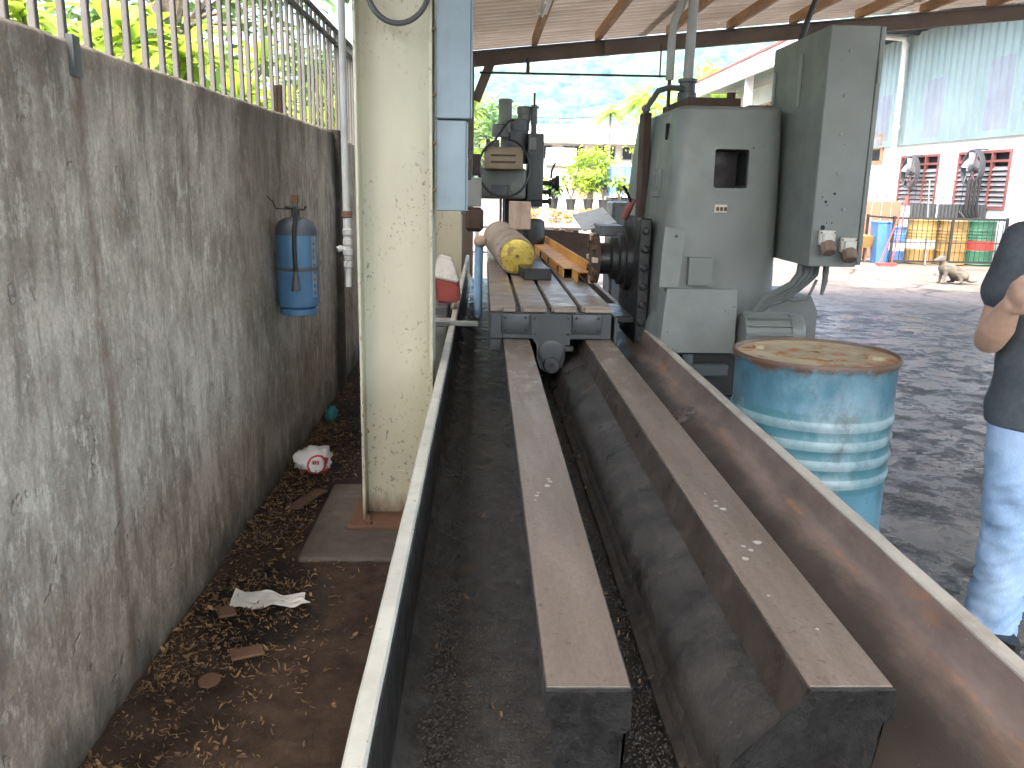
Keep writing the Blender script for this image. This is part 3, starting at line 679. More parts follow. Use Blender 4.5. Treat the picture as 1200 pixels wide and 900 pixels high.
    cu = MB().lathe([(.10, 0), (.135, .005), (.135, .035), (.10, .04), (.04, .042)], (.635, 4.72, 1.08), (-1, 0, 0), 28).build('cutter', RUSTDK, t)
    for i in range(12):
        a = 2*pi*i/12; q = Vector((.605, 4.72+.118*cos(a), 1.08+.118*sin(a)))
        mb = MB(); mb.box(-.02, .012, -.02, .02, -.014, .014, .003, Matrix.Translation(q) @ Matrix.Rotation(a, 4, 'X')); mb.build('cutter_tooth', WOODP if i % 3 == 0 else RUST, cu)
    MB().box(.66, .80, 4.9, 5.3, 1.19, 1.25, .006).build('drive_cover', DKGREY, t)
    mb = MB(); mb.box(-.10, .10, -.25, .25, -.004, .004, M=Matrix.Translation((.68, 5.35, 1.27)) @ Matrix.Rotation(-.25, 4, 'Y') @ Matrix.Rotation(.15, 4, 'X')); mb.build('swarf_guard', SHEET, t)
    mb = MB(); mb.box(.60, .80, 4.45, 4.95, .765, .80, .005); mb.build('coolant_ledge', BLACK, t)
    lv = MB().tube([(.79, 4.85, 1.30), (.80, 4.82, 1.34), (.83, 4.8, 1.40)], [.022, .025, .014], 8).build('lever', REDF, t)
    MB().tube([(.815, 4.8, 1.385), (.79, 4.78, 1.43), (.765, 4.76, 1.47)], .008, 8).build('lever_rod', BLACK, lv)
    # sheet guards by the bed
    MB().prism([(.868, .677), (1.24, .677), (1.236, .992), (.892, .992)], 'y', 4.095, 4.10).build('front_guard', GREYL, t)
    mb = MB(); mb.loft([[(.868, 4.095, .70), (.868, 4.10, .70), (.890, 4.10, .96), (.890, 4.095, .96)], [(.840, 4.52, .70), (.840, 4.525, .70), (.842, 4.525, .72), (.842, 4.52, .72)]]); mb.build('side_guard', GREYL, t)
    MB().box(1.229, 1.236, 4.101, 4.16, .68, .985).build('side_guard', GREY, t)
    MB().prism([(.862, .993), (.955, .993), (.975, 1.262), (.875, 1.285), (.866, 1.15)], 'y', 4.14, 4.146).build('splash_guard', GREYL, t)
    MB().lathe([(.007, 0), (.007, .005)], (.93, 4.14, 1.24), (0, -1, 0), 8).build('guard_bolt', BLACK, t)
    MB().prism([(1.0, 1.006), (1.0, 1.14), (1.115, 1.14), (1.115, 1.006)], 'y', 4.13, 4.18).build('step_cover', GREY, t)
    MB().box(.893, 1.228, 4.101, 4.168, .972, .986).build('guard_shelf', GREY, t)
    MB().box(.885, 1.60, 4.16, 5.6, .44, .67, .01).build('plinth', BLACK, t); MB().box(.89, 1.66, 4.2, 5.6, 0, .44, .01).build('plinth', DKGREY, t)
    MB().box(.90, 1.22, 4.09, 4.15, .56, .62, .006).build('plinth_rail', DKGREY, t)
    MB().cyl((1.02, 4.12, .50), (1.02, 4.12, .67), .03, seg=12).build('drain_pipe', DKGREY, t)
    # motor with ribs and box behind
    m = MB(); m.lathe([(.085, 0), (.085, .22), (.092, .222), (.092, .27), (.08, .29), (.04, .295)], (1.26, 4.07, .79), (1, 0, 0), 26); mo = m.build('motor', GREY, t)
    for i in range(14):
        a = 2*pi*i/14+.2; mb = MB(); mb.box(.0, .21, -.004, .004, .083, .1, M=Matrix.Translation((1.27, 4.07, .79)) @ Matrix.Rotation(a, 4, 'X')); mb.build('cooling_fin', GREY, mo)
    MB().box(1.24, 1.56, 3.99, 4.16, .66, .705, .005).build('motor_foot', GREY, t)
    MB().prism([(1.45, .50), (1.72, .50), (1.72, .86), (1.68, .94), (1.45, .94)], 'y', 4.3, 4.75).build('gear_case', GREY, t)
    return t
machine()
def cabinet():
    t = thing('control_cabinet', 'tall grey steel control cabinet with two dirty sockets and drilled holes', 'cabinet', (1.55, 4.2, 1.13))
    x0, x1, y0, y1, z0, z1 = 1.458, 1.672, 3.8, 4.52, 1.135, 2.15
    MB().box(x0, x1, y0, y1, z0, z1, .004).build('shell', GREY, t)
    MB().box(x1+.0005, x1+.02, y0-.004, y1, z0+.01, z1-.003, .002).build('door', GREY, t)
    MB().cyl((x1+.008, y0-.006, 1.92), (x1+.008, y0-.006, 2.0), .006, seg=8).build('hinge', GREYL, t)
    for yy, za, zb in ((4.46, 1.85, 2.04), (4.10, 1.84, 2.07)): MB().box(x0-.012, x0-.0005, yy, yy+.02, za, zb, .002).build('side_strip', GREYL, t)
    fx = lambda u, v: (x0+(x1-x0)*u, z0+(z1-z0)*v)
    # pixel measured screws and holes on the narrow front
    for u, v in ((.43, .90), (.40, .72), (.40, .56), (.44, .40), (.62, .25)):
        x, z = fx(u, v); MB().lathe([(.008, 0), (.008, .005), (.004, .007)], (x, y0, z), (0, -1, 0), 10).build('screw', GREYL, t)
    for u, v, r in ((.40, .315, .006), (.23, .02+.26, .006), (.15, .30, .003), (.26, .265, .003), (.22, .17, .0105), (.40, .19, .003), (.29, .19, .003), (.25, .085, .007), (.31, .15, .003), (.36, .145, .003), (.13, .15, .003)):
        x, z = fx(u, v); MB().lathe([(r, 0), (r, .0012)], (x, y0-.0002, z), (0, -1, 0), 12).build('drilled_hole', DARKIN, t)
    for (u, v, dz) in ((.30, .115, 0), (.76, .085, 0)):
        x, z = fx(u, v)
        b = MB(); b.box(x-.036, x+.036, y0-.028, y0-.001, z-.02, z+.045, .006, seg=2); b.box(x-.026, x+.026, y0-.05, y0-.027, z-.012, z+.03, .006, seg=2); sk = b.build('socket', SOCK, t)
        MB().lathe([(.030, 0), (.034, .01), (.034, .045), (.028, .05)], (x, y0-.03, z-.01), (0, -.55, -.85), 8).build('socket_cap', SOCKB, sk)
        for sx in (-.03, .03): MB().cyl((x+sx, y0-.03, z+.035), (x+sx, y0-.027, z+.035), .004, seg=8).build('socket_screw', RUST, sk)
    # cables out of the base
    for i, (dx, r) in enumerate(((0, .018), (.03, .016), (.055, .014), (.08, .012))):
        pts = [(1.50+dx, 4.0, 1.14), (1.495+dx, 4.0, 1.08), (1.47+dx*.8, 4.02, 1.03), (1.42+dx*.5, 4.05, .99-.012*i), (1.36+dx*.3, 4.08, .95-.01*i), (1.325+dx*.3, 4.1, .88), (1.32+dx*.3, 4.11, .80)]
        P = []
        for k in range(len(pts)-1):
            for q in range(3): P.append(Vector(pts[k]).lerp(Vector(pts[k+1]), q/3))
        P.append(Vector(pts[-1])); MB().tube(P, r, 8).build('cable', CABLEG, t)
    MB().tube([(1.60, 3.95, 1.14), (1.60, 3.95, 1.05), (1.59, 3.95, .99)], [.016, .014, .008], 8).build('cable_gland', CABLEG, t)
    MB().tube([(1.565, 3.96, 1.06), (1.53, 3.96, .97), (1.47, 3.98, .955), (1.43, 4.0, .975)], .007, 6).build('cable', CABLEG, t)
    MB().tube([(1.50, 4.3, 2.14), (1.53, 4.3, 2.25), (1.58, 4.3, 2.4), (1.66, 4.3, 2.65), (1.7, 4.3, 3.1)], .014, 8).build('feed_cable', BLACK, t)
    MB().box(x0+.05, x1-.06, y1+.001, y1+.25, 1.3, 1.5).build('bracket', GREY, t)
    return t
cabinet()

# ------------------------------------------------------------------ vertical milling head at the far end
def head():
    y = 8.3; t = thing('vertical_milling_head', 'dark grey upright milling head with tan terminal box and looped cable', 'machine', (.3, 8.5, 0))
    MB().cyl((.31, 8.55, .1), (.31, 8.55, 1.45), .105, seg=24).build('post', RUSTDK, t)
    MB().cyl((.195, 8.4, .5), (.195, 8.4, 1.36), .012, seg=8).build('side_rod', DKGREY, t); MB().cyl((.165, 8.4, .5), (.165, 8.4, 1.36), .012, seg=8).build('side_rod', DKGREY, t)
    MB().box(.08, .54, 8.4, 8.8, 0, .12, .01).build('base', DKGREY, t)
    MB().box(-.05, .40, 8.3, 8.8, 1.33, 1.62, .035, seg=3).build('housing', GREY, t)
    MB().lathe([(.18, 0), (.18, .18), (.16, .2)], (.20, 8.55, 1.60), seg=28).build('housing_dome', GREY, t)
    MB().lathe([(.135, 0), (.135, .30), (.142, .305), (.142, .40), (.12, .41)], (.29, 8.5, 1.66), seg=26).build('gear_drum', DKGREY, t)
    m = MB().lathe([(.062, 0), (.062, .20), (.066, .205), (.066, .235), (.055, .245)], (.195, 8.4, 2.0), seg=20).build('drive_motor', GREY, t)
    MB().lathe([(.075, 0), (.08, .01), (.08, .10), (.06, .12)], (.15, 8.38, 1.90), seg=18).build('motor_flange', GREY, m)
    MB().tube([(.165, 8.31, 2.02), (.22, 8.3, 2.02), (.235, 8.3, 1.94)], .014, 8).build('oil_pipe', GREY, t)
    MB().lathe([(.065, 0), (.065, .06), (.072, .065), (.072, .12), (.06, .13)], (.38, 8.5, 2.06), seg=18).build('feed_motor', GREY, t)
    b = MB().box(.415, .565, 8.33, 8.75, 1.32, 1.94, .015, seg=2).build('slide_housing', DKGREY, t)
    MB().box(.43, .49, 8.318, 8.332, 1.78, 1.90, .005).build('slot_plate', GREY, b)
    MB().box(.40, .57, 8.4, 8.7, 1.26, 1.33, .01).build('lower_slide', BLACK, t)
    MB().cyl((.47, 8.45, 1.94), (.47, 8.45, 2.20), .030, seg=14).build('screw_housing', DKGREY, t)
    MB().cyl((.47, 8.45, 2.20), (.47, 8.45, 2.31), .010, seg=10).build('lead_screw', RUSTDK, t)
    MB().lathe([(.045, 0), (.045, .015), (.022, .02)], (.47, 8.45, 2.17), seg=14).build('collar', DKGREY, t)
    for z in (1.485, 1.40, 1.31): MB().lathe([(.02, 0), (.02, .06), (.035, .065), (.035, .085), (.02, .09)], (.565, 8.45, z), (1, 0, 0), 14).build('hand_knob', BLACK, t)
    MB().lathe([(.022, 0), (.022, .08), (.05, .085), (.05, .11), (.075, .125), (.075, .15), (.03, .155)], (.566, 8.37, 1.485), (1, 0, 0), 20).build('hand_wheel', BLACK, t)
    MB().tube([(.64, 8.37, 1.53), (.645, 8.36, 1.6), (.68, 8.36, 1.68)], .010, 6).build('feed_lever', BLACK, t)
    tb = MB().box(.0, .36, 8.10, 8.30, 1.60, 1.80, .02, seg=2).build('terminal_box', TANMET, t)
    for z in (1.665, 1.725): MB().box(.06, .29, 8.094, 8.102, z-.008, z+.008, .003).build('vent_groove', RUSTDK, tb)
    MB().box(.02, .14, 8.15, 8.28, 1.80, 1.84, .004).build('bracket', DKGREY, t)
    for x in (.035, .12): MB().cyl((x, 8.2, 1.84), (x, 8.2, 1.87), .02, seg=10).build('cable_gland', DKGREY, t)
    P = []
    for i in range(40):
        a = 2*pi*i/39*.93+1.9; P.append((.185+.235*cos(a), 8.06+.02*sin(3*a), 1.61+.26*sin(a)))
    MB().tube(P, .011, 8).build('cable_loop', BLACK, t)
    MB().tube([(.10, 8.1, 1.86), (.16, 8.15, 1.95), (.22, 8.25, 2.03), (.27, 8.3, 2.05)], .012, 8).build('cable', BLACK, t)
    MB().box(.07, .23, 8.292, 8.301, 1.36, 1.46, .004).build('inspection_plate', DKGREY, t)
    MB().lathe([(.05, 0), (.05, .02)], (.30, 8.3, 1.44), (0, -1, 0), 18).build('dial', GREY, t)
head()
# ------------------------------------------------------------------ odds and ends left of the bed
jb = thing('junction_box', 'grey box with dark red cover fixed beside the far column', 'box', (-.1, 7.85, 1.25))
MB().box(-.17, -.02, 7.7, 7.9, 1.27, 1.52, .006).build('box_body', GREYL, jb)
MB().box(-.10, -.03, 7.72, 7.84, 1.54, 1.72, .006).build('cover', DKRED, jb); MB().box(-.16, .0, 7.7, 7.9, 1.05, 1.26, .03).build('lower_housing', RUSTDK, jb)
MB().box(-.2, -.165, 7.75, 7.88, 1.2, 1.6).build('mounting_plate', DKGREY, jb)
st = thing('oil_tank', 'grey green oil tank standing beside the left rim of the bed', 'tank', (-.26, 4.9, 0))
MB().box(-.34, -.19, 4.6, 5.4, 0, .70, .02, seg=2).build('tank_body', GREY, st)
MB().cyl((-.23, 4.68, .70), (-.23, 4.68, .755), .035, seg=14).build('filler_cap', DKGREY, st)
MB().box(-.32, -.20, 4.85, 5.35, .70, .78, .005).build('tank_top', DKGREY, st)
rc = thing('plastic_container', 'red container with tilted white lid on the oil tank', 'container', (-.21, 5.15, .78))
mb = MB(); mb.loft([[(-.27, 5.0, .782), (-.135, 5.0, .782), (-.135, 5.25, .782), (-.27, 5.25, .782)], [(-.28, 4.98, .93), (-.145, 4.98, .90), (-.145, 5.27, .90), (-.28, 5.27, .93)]]); bmesh.ops.bevel(mb.b, geom=mb.b.edges[:], offset=.012, segments=2, affect='EDGES'); mb.build('tub', paint('dull_red_plastic', (.33, .07, .06), (.2, .06, .05), .5, .6, 8), rc)
mb = MB(); mb.loft([[(-.285, 4.975, .932), (-.14, 4.975, .902), (-.14, 5.275, .902), (-.285, 5.275, .932)], [(-.265, 5.02, 1.05), (-.18, 5.02, 1.03), (-.18, 5.24, 1.03), (-.265, 5.24, 1.05)]]); bmesh.ops.bevel(mb.b, geom=mb.b.edges[:], offset=.01, segments=2, affect='EDGES'); mb.build('lid', SOCK, rc)
br = thing('blue_pipe_stub', 'light blue plastic pipe with tan rag ball standing in the pan', 'pipe', (-.03, 6.3, .5))
MB().cyl((-.035, 6.3, .51), (-.03, 6.3, 1.03), .032, seg=12).build('pipe', paint('sky_blue_plastic', (.25, .45, .68), (.2, .3, .42), .5, .5, 6), br)
MB().ell((-.02, 6.28, 1.06), (.05, .05, .045), 12).build('rag_ball', WOODP, br)
tp = thing('timber_stack', 'short brown timber boards stacked upright behind the table', 'timber', (.95, 11.2, 0))
for i in range(6):
    MB().box(.72+.085*i, .79+.085*i, 11.0+.02*(i % 3), 11.06+.02*(i % 3), 0, .93-.02*(i % 2), .004).build('board', RUST if i % 2 else WOOD, tp)
gc = thing('grey_floor_cabinet', 'plain grey steel cabinet standing behind the spindle slide', 'cabinet', (1.62, 9.6, 0))
MB().box(1.38, 1.85, 9.3, 9.8, .06, 1.30, .01).build('cabinet_body', DKGREY, gc); MB().box(1.40, 1.83, 9.285, 9.299, .10, 1.26, .004).build('cabinet_door', DKGREY, gc); MB().box(1.40, 1.83, 9.34, 9.78, 0, .06).build('cabinet_base', BLACK, gc)

# ------------------------------------------------------------------ drums
def drum(mt, lid, loc, label, r=.29, h=.92, band=None, group=None, ribs=True):
    t = thing('oil_drum', label, 'drum', loc, group)
    L = Vector(loc)
    prof = [(r-.02, 0), (r+.004, .004), (r+.008, .012), (r+.004, .022), (r-.004, .028)]
    def rib(z, a=.010): return [(r-.004, z-.028), (r-.002, z-.018), (r+a*.5, z-.008), (r+a, z), (r+a*.5, z+.008), (r-.002, z+.018), (r-.004, z+.028)]
    zs = (.28, .52, .585, .65, .715) if ribs else (.3, .6)
    for z in zs: prof += rib(z*h/.92, .003)
    prof += [(r-.003, h-.03), (r+.004, h-.022), (r+.009, h-.010), (r+.006, h), (r-.001, h), (r-.006, h-.014)]
    MB().lathe(prof, L, seg=56, cap=False).build('shell', mt, t, ang=.9)
    MB().lathe([(.001, h-.013), (r*.5, h-.012), (r*.93, h-.011), (r-.012, h-.009), (r-.005, h-.010)], L, seg=48, cap=False).build('lid', lid, t)
    for a, rr2 in ((-.35, .035), (2.6, .02)):
        MB().lathe([(rr2, 0), (rr2, .010), (rr2*.8, .014), (rr2*.3, .012)], L+Vector((r*.72*cos(a), r*.72*sin(a), h-.012)), seg=16).build('bung', lid, t)
    if band: MB().lathe([(r+.0012, .34*h), (r+.0012, .55*h)], L, seg=40, cap=False).build('painted_band', band, t)
    return t
drum(DRUM, LID, (1.168, 2.90, .0), 'dented turquoise blue oil drum with rusty lid against the bed rim', .274)

# ------------------------------------------------------------------ gas cylinder on wall
def extinguisher():
    r = .098; x = XW+.108; y = 4.16; k = .80; zb = .835
    t = thing('wall_cylinder', 'deep blue extinguisher cylinder strapped to the stained wall', 'extinguisher', (x, y, zb)); L = Vector((x, y, zb)); Z = lambda h: zb+k*h
    P = lambda pr: [(q, h*k) for q, h in pr]
    MB().lathe(P([(r*.86, 0), (r*.9, .004), (r*.9, .035), (r*.84, .04)]), L, seg=28).build('foot_ring', CYLBLUE, t)
    MB().lathe(P([(r*.8, .04), (r*.97, .055), (r, .09), (r, .475)]), L, seg=32).build('body', CYLBLUE, t)
    MB().lathe(P([(r, .4755), (r, .495), (r*.96, .52), (r*.82, .552), (r*.55, .572), (r*.3, .578), (.02, .58), (.02, .61)]), L, seg=32).build('shoulder', paint('rusted_blue_shoulder', (.075, .095, .125), (.07, .045, .035), .6, .9, 14, .2), t)
    v = MB().lathe(P([(.018, .60), (.022, .61), (.022, .64), (.014, .645), (.014, .66)]), L, seg=14).build('valve', DKGREY, t)
    MB().box(x-.014, x+.014, y-.014, y+.014, Z(.66), Z(.71), .003).build('valve_cap', RUST, v)
    MB().tube([(x-.045, y-.02, Z(.637)), (x, y-.02, Z(.632)), (x+.045, y-.02, Z(.625)), (x+.055, y-.02, Z(.645))], .006, 8).build('valve_handle', BLACK, v)
    MB().tube([(x+.01, y-.03, Z(.635)), (x+.015, y-.07, Z(.605)), (x+.012, y-r-.006, Z(.51)), (x+.012, y-r-.014, Z(.39)), (x+.014, y-r-.014, Z(.27))], .010, 8).build('hose', BLACK, t)
    MB().lathe([(.009, 0), (.012, .02), (.021, .08), (.021, .09)], (x+.014, y-r-.016, Z(.27)), (0, 0, -1), 14).build('nozzle', DKGREY, t)
    MB().lathe([(r+.001, k*.268), (r+.004, k*.27), (r+.004, k*.288), (r+.001, k*.29)], L, seg=32, cap=False).build('strap', DKGREY, t)
    MB().box(XW+.003, x-.06, y-.012, y+.012, Z(.268), Z(.29)).build('strap_bracket', DKGREY, t)
    lb = MB(); a0, a1 = -.62, -.28; LM = paint('grey_worn_label', (.30, .32, .33), (.15, .17, .2), .6, .8, 20)
    lb.grid(lambda u, q: (x+(r+.0015)*cos(a0+(a1-a0)*u), y+(r+.0015)*sin(a0+(a1-a0)*u), Z(.11)+k*.36*q), 6, 1); lo = lb.build('label_strip', LM, t)
    random.seed(3)
    for i in range(8):
        lb = MB(); z = Z(.125)+k*.042*i; b0 = a0+.05; b1 = a1-random.uniform(.04, .15); hh = random.uniform(.012, .022)
        lb.grid(lambda u, q: (x+(r+.0025)*cos(b0+(b1-b0)*u), y+(r+.0025)*sin(b0+(b1-b0)*u), z+hh*q), 4, 1); lb.build('label_text_row', CYLBLUE, lo)
    MB().tube([(XW+.004, y-.11, Z(.70)), (XW+.03, y-.11, Z(.67)), (XW+.04, y-.10, Z(.63)), (x-.02, y-.03, Z(.625))], .003, 6).build('hook_wire', BLACK, t)
extinguisher()

# ------------------------------------------------------------------ litter on the dirt strip
random.seed(11)
LEAFD = m_leaf('dry_fallen_leaf', (.07, .038, .02), (.28, .175, .082), .1, .7)
def leafquad(mb, c, l, wd, a, tilt, curl, roll=0):
    M = Matrix.Translation(c) @ Matrix.Rotation(a, 4, 'Z') @ Matrix.Rotation(tilt, 4, 'Y') @ Matrix.Rotation(roll, 4, 'X')
    P = lambda u, s: M @ Vector(((u-.5)*l, s*wd*sin(pi*min(.97, max(.06, u)))**.7, curl*(u-.5)**2*l*2+abs(s)*wd*.5))
    us = (0, .3, .65, 1)
    V = [[mb.b.verts.new(P(u, s)) for s in (-1, 0, 1)] for u in us]
    for i in range(3):
        for j in range(2): mb.b.faces.new((V[i][j], V[i+1][j], V[i+1][j+1], V[i][j+1]))
mb = MB()
for i in range(9500):
    u = random.random(); y = 1.5+7.5*random.random()**1.3; x = XW+.02+(.16 if y > 2.9 else .22)*abs(random.gauss(0, 1))*(1.1+.25*sin(y*2.3))
    if x > -.2 or (-.73 < x and 3.1 < y < 4) or (y > 3.2 and x > -.55): continue
    if mnoise.noise((x*3, y*2.2, 5)) < -.12 and random.random() < .7: continue
    big = random.random() < .12
    leafquad(mb, (x, y, .022+.03*max(0, -.86-x)*4+random.random()*.014), random.uniform(.009, .024)*(1.5 if big else 1), random.uniform(.0015, .003)*(2.6 if big else 1), random.uniform(0, 6.3), random.uniform(-.35, .35), random.uniform(-.6, 1.2), random.uniform(-.6, .6))
tag(mb.build('leaf_litter', LEAFD, ang=3, recalc=False), kind='stuff', label='dry brown leaves drifted along the foot of the wall', cat='leaf litter')
k = 0
pts = []
for i in range(26): pts.append((random.uniform(-.12, .09), random.uniform(1.25, 5.2), .512, 'dry curled leaf lying on the oily black pan floor', 'leaves in the machine pan'))
for i in range(34): pts.append((random.uniform(.24, .335), random.uniform(1.2, 3.2), .528, 'dry curled leaf lying on the oily black pan floor', 'leaves in the machine pan'))
for i in range(34): pts.append((random.uniform(-.66, -.22), random.uniform(1.7, 3.05), .024, 'loose dry leaf lying on bare brown earth beside the bed', 'loose leaves on bare earth'))
for (x, y, z, lab, g) in pts:
    mb = MB(); leafquad(mb, (x, y, z+.006), random.uniform(.012, .026), random.uniform(.002, .004), random.uniform(0, 6.3), random.uniform(-.2, .2), random.uniform(0, 1.4), random.uniform(-.4, .4))
    mb.build('dry_leaf', LEAFD, label=lab, cat='leaf', group=g, ang=3, recalc=False)
mb = MB()
for i in range(7000):
    y = 1.4+6*random.random()**1.4; x = random.uniform(-.99, -.2); z = .018+.03*max(0, -.86-x)*4; q = random.uniform(.0015, .005)
    if mnoise.noise((x*4, y*4, 2)) < -.1: continue
    v = [mb.b.verts.new((x+q*random.uniform(.4, 1)*a, y+q*random.uniform(.4, 1)*b, z+q*c*random.uniform(.4, 1))) for a, b, c in ((1, 0, 0), (-.5, .87, 0), (-.5, -.87, 0), (0, 0, 1))]
    for f in ((0, 1, 3), (1, 2, 3), (2, 0, 3)): mb.b.faces.new([v[k] for k in f])
tag(mb.build('soil_crumbs', DIRT, ang=.1), kind='stuff', label='small dark soil crumbs scattered over the bare earth', cat='soil')
# plastic bag
bg = thing('plastic_bag', 'crumpled white plastic bag with red print by the wall foot', 'bag', (-.86, 4.25, .01))
mb = MB()
bmesh.ops.create_icosphere(mb.b, subdivisions=4, radius=1)
for v in mb.b.verts:
    p = v.co.copy(); d = 1+.35*mnoise.noise(p*1.6)+.22*mnoise.noise(p*3.7)+.1*abs(mnoise.noise(p*8))
    v.co = Vector((-.86+p.x*.095*d, 4.25+p.y*.10*d, max(.012, .055+p.z*.075*d)))
n = N('white_bag_red_print')
f = n.math('ADD', n.math('MULTIPLY', n.axis(2), 1.), n.math('MULTIPLY', n.noise(14, 3, .5), .05))
c = n.mix(n.step(f, .048, .052, 1, 0), (.75, .74, .72), (.6, .03, .04))
dx = n.math('SUBTRACT', n.axis(0), -.835); dz = n.math('SUBTRACT', n.axis(2), .06); rr_ = n.math('SQRT', n.math('ADD', n.math('MULTIPLY', dx, dx), n.math('MULTIPLY', dz, dz)))
c = n.mix(n.math('MULTIPLY', n.step(rr_, .036, .038), n.step(rr_, .046, .048, 1, 0)), c, (.6, .04, .05))
mb.build('bag_skin', n.out(c, .35), bg, ang=3)
for i, (a, w_) in enumerate(((-.852, .008), (-.84, .007), (-.828, .008))):
    q = MB(); q.box(a, a+w_, 4.135, 4.139, .066, .084, M=Matrix.Translation((0, .012, 0))); q.build('red_letter', REDP, bg)
# scrap sheet
mb = MB()
def sf(u, v):
    x = -.86+.27*u; y = 2.70+.10*v+.03*u*(1-v)-.05*(u > .9)*v
    return (x, y, .035+.02*sin(u*14+v*2)*.35+.022*v*(1-u)+.008*mnoise.noise((u*6, v*6, 1)))
mb.grid(sf, 40, 10); o = mb.build('scrap_sheet', SHEET, label='crumpled silver metal scrap sheet lying in a damp patch', cat='scrap metal', ang=3)
mb = MB(); bmesh.ops.create_icosphere(mb.b, subdivisions=3, radius=1)
for v in mb.b.verts:
    p = v.co.copy(); d = 1+.5*mnoise.noise(p*2); v.co = Vector((-.93+p.x*.035*d, 5.15+p.y*.04*d, max(.02, .06+p.z*.05*d)))
mb.build('teal_wrapper', TEALP, label='small teal plastic wrapper at the wall foot', cat='wrapper', ang=3)
for (x, y, l, a, lab) in ((-.80, 3.75, .26, 1.2, 'flat brown wood offcut lying in leaves near the white bag'), (-.72, 2.42, .10, .4, 'broken brown board piece among leaves by the damp patch'), (-.86, 2.68, .07, 2.0, 'dark flat wood chip beside the silver scrap sheet')):
    mb = MB(); mb.box(-l/2, l/2, -.03, .03, 0, .01, .003, yawM((x, y, .03), a)); mb.build('wood_offcut', RUST, label=lab, cat='wood piece')
mb = MB(); mb.lathe([(.028, 0), (.032, .003), (.032, .008), (.02, .009)], (-.79, 2.27, .028), (.1, -.1, 1), 20); mb.build('rusty_disc', RUST, label='rusty round lid among the dry leaves', cat='lid')
mb = MB(); mb.box(-.05, .05, -.02, .02, 0, .004, M=yawM((-.6, 6.4, .03), .5)); mb.build('paper_scrap', WHITEP, label='small white paper scrap on dirt behind the column', cat='paper')

# ------------------------------------------------------------------ person
SKIN = m_fine('skin', (.45, .27, .19), (.53, .34, .245), 20, .5, .1, .002)
def m_denim():
    n = N('washed_light_blue_denim'); f = n.noise(260, 3, .6, (1, 1, .25)); c = n.mix(n.step(f, .3, .7), (.20, .315, .48), (.29, .405, .56))
    c = n.mix(n.step(n.noise(5, 5, .6, off=(2, 2, 0)), .45, .7, 0, .5), c, (.42, .52, .64)); c = n.mix(n.step(n.noise(9, 5, .6, off=(5, 2, 0)), .58, .72, 0, .5), c, (.11, .20, .37))
    return n.out(c, .85, 0., n.bump(f, .25, .002), .2)
DENIM = m_denim()
SHIRT = m_fine('charcoal_cotton', (.044, .052, .060), (.064, .074, .084), 40, .9, .2, .002, 5, ((.3, .3, .3), 60, .74))
HAIR = m_fine('black_hair', (.008, .007, .007), (.02, .018, .016), 60, .5, .5, .004)
def limb(mb, pts, rr, seg=14):
    P = []; R = []
    for i in range(len(pts)-1):
        for k in range(4):
            u = k/4; P.append(Vector(pts[i]).lerp(Vector(pts[i+1]), u)); R.append(rr[i]*(1-u)+rr[i+1]*u)
    P.append(Vector(pts[-1])); R.append(rr[-1]); mb.tube(P, R, seg)
    mb.ell(P[0], (R[0],)*3, 12); mb.ell(P[-1], (R[-1],)*3, 12)
def trunk(mb, rings, seg=24):
    mb.loft([[(cx+rx*cos(2*pi*i/seg), cy+ry*sin(2*pi*i/seg), z) for i in range(seg)] for z, cx, cy, rx, ry in rings])
def hand(mb, wrist, d, nrm):
    wrist = Vector(wrist); d = Vector(d).normalized(); nrm = Vector(nrm); nrm = (nrm-d*nrm.dot(d)).normalized(); s = d.cross(nrm)
    Mx = Matrix((s, d, nrm)).transposed()
    mb.ell(wrist+d*.045, (.038, .055, .016), 14, Mx)
    limb(mb, [wrist-d*.02, wrist+d*.02], [.026, .028], 10)
    for i, l in enumerate((.070, .078, .072, .056)):
        p = wrist+d*.085+s*(i-1.5)*.0195; dd = d.copy(); pts = [p-d*.02, p]
        for k, fr in enumerate((.45, .32, .25)):
            ang = (.55, 1.45, 2.3)[k]; dd = d*cos(ang)+nrm*sin(ang); p = p+dd*l*fr*1.25; pts.append(p)
        limb(mb, pts, [.0095, .0095, .009, .008, .0065], 8)
    p = wrist+d*.025-s*.03; limb(mb, [p, p+d*.03-s*.022+nrm*.012, p+d*.052-s*.012+nrm*.034, p+d*.062+s*.006+nrm*.046], [.013, .011, .010, .008], 8)
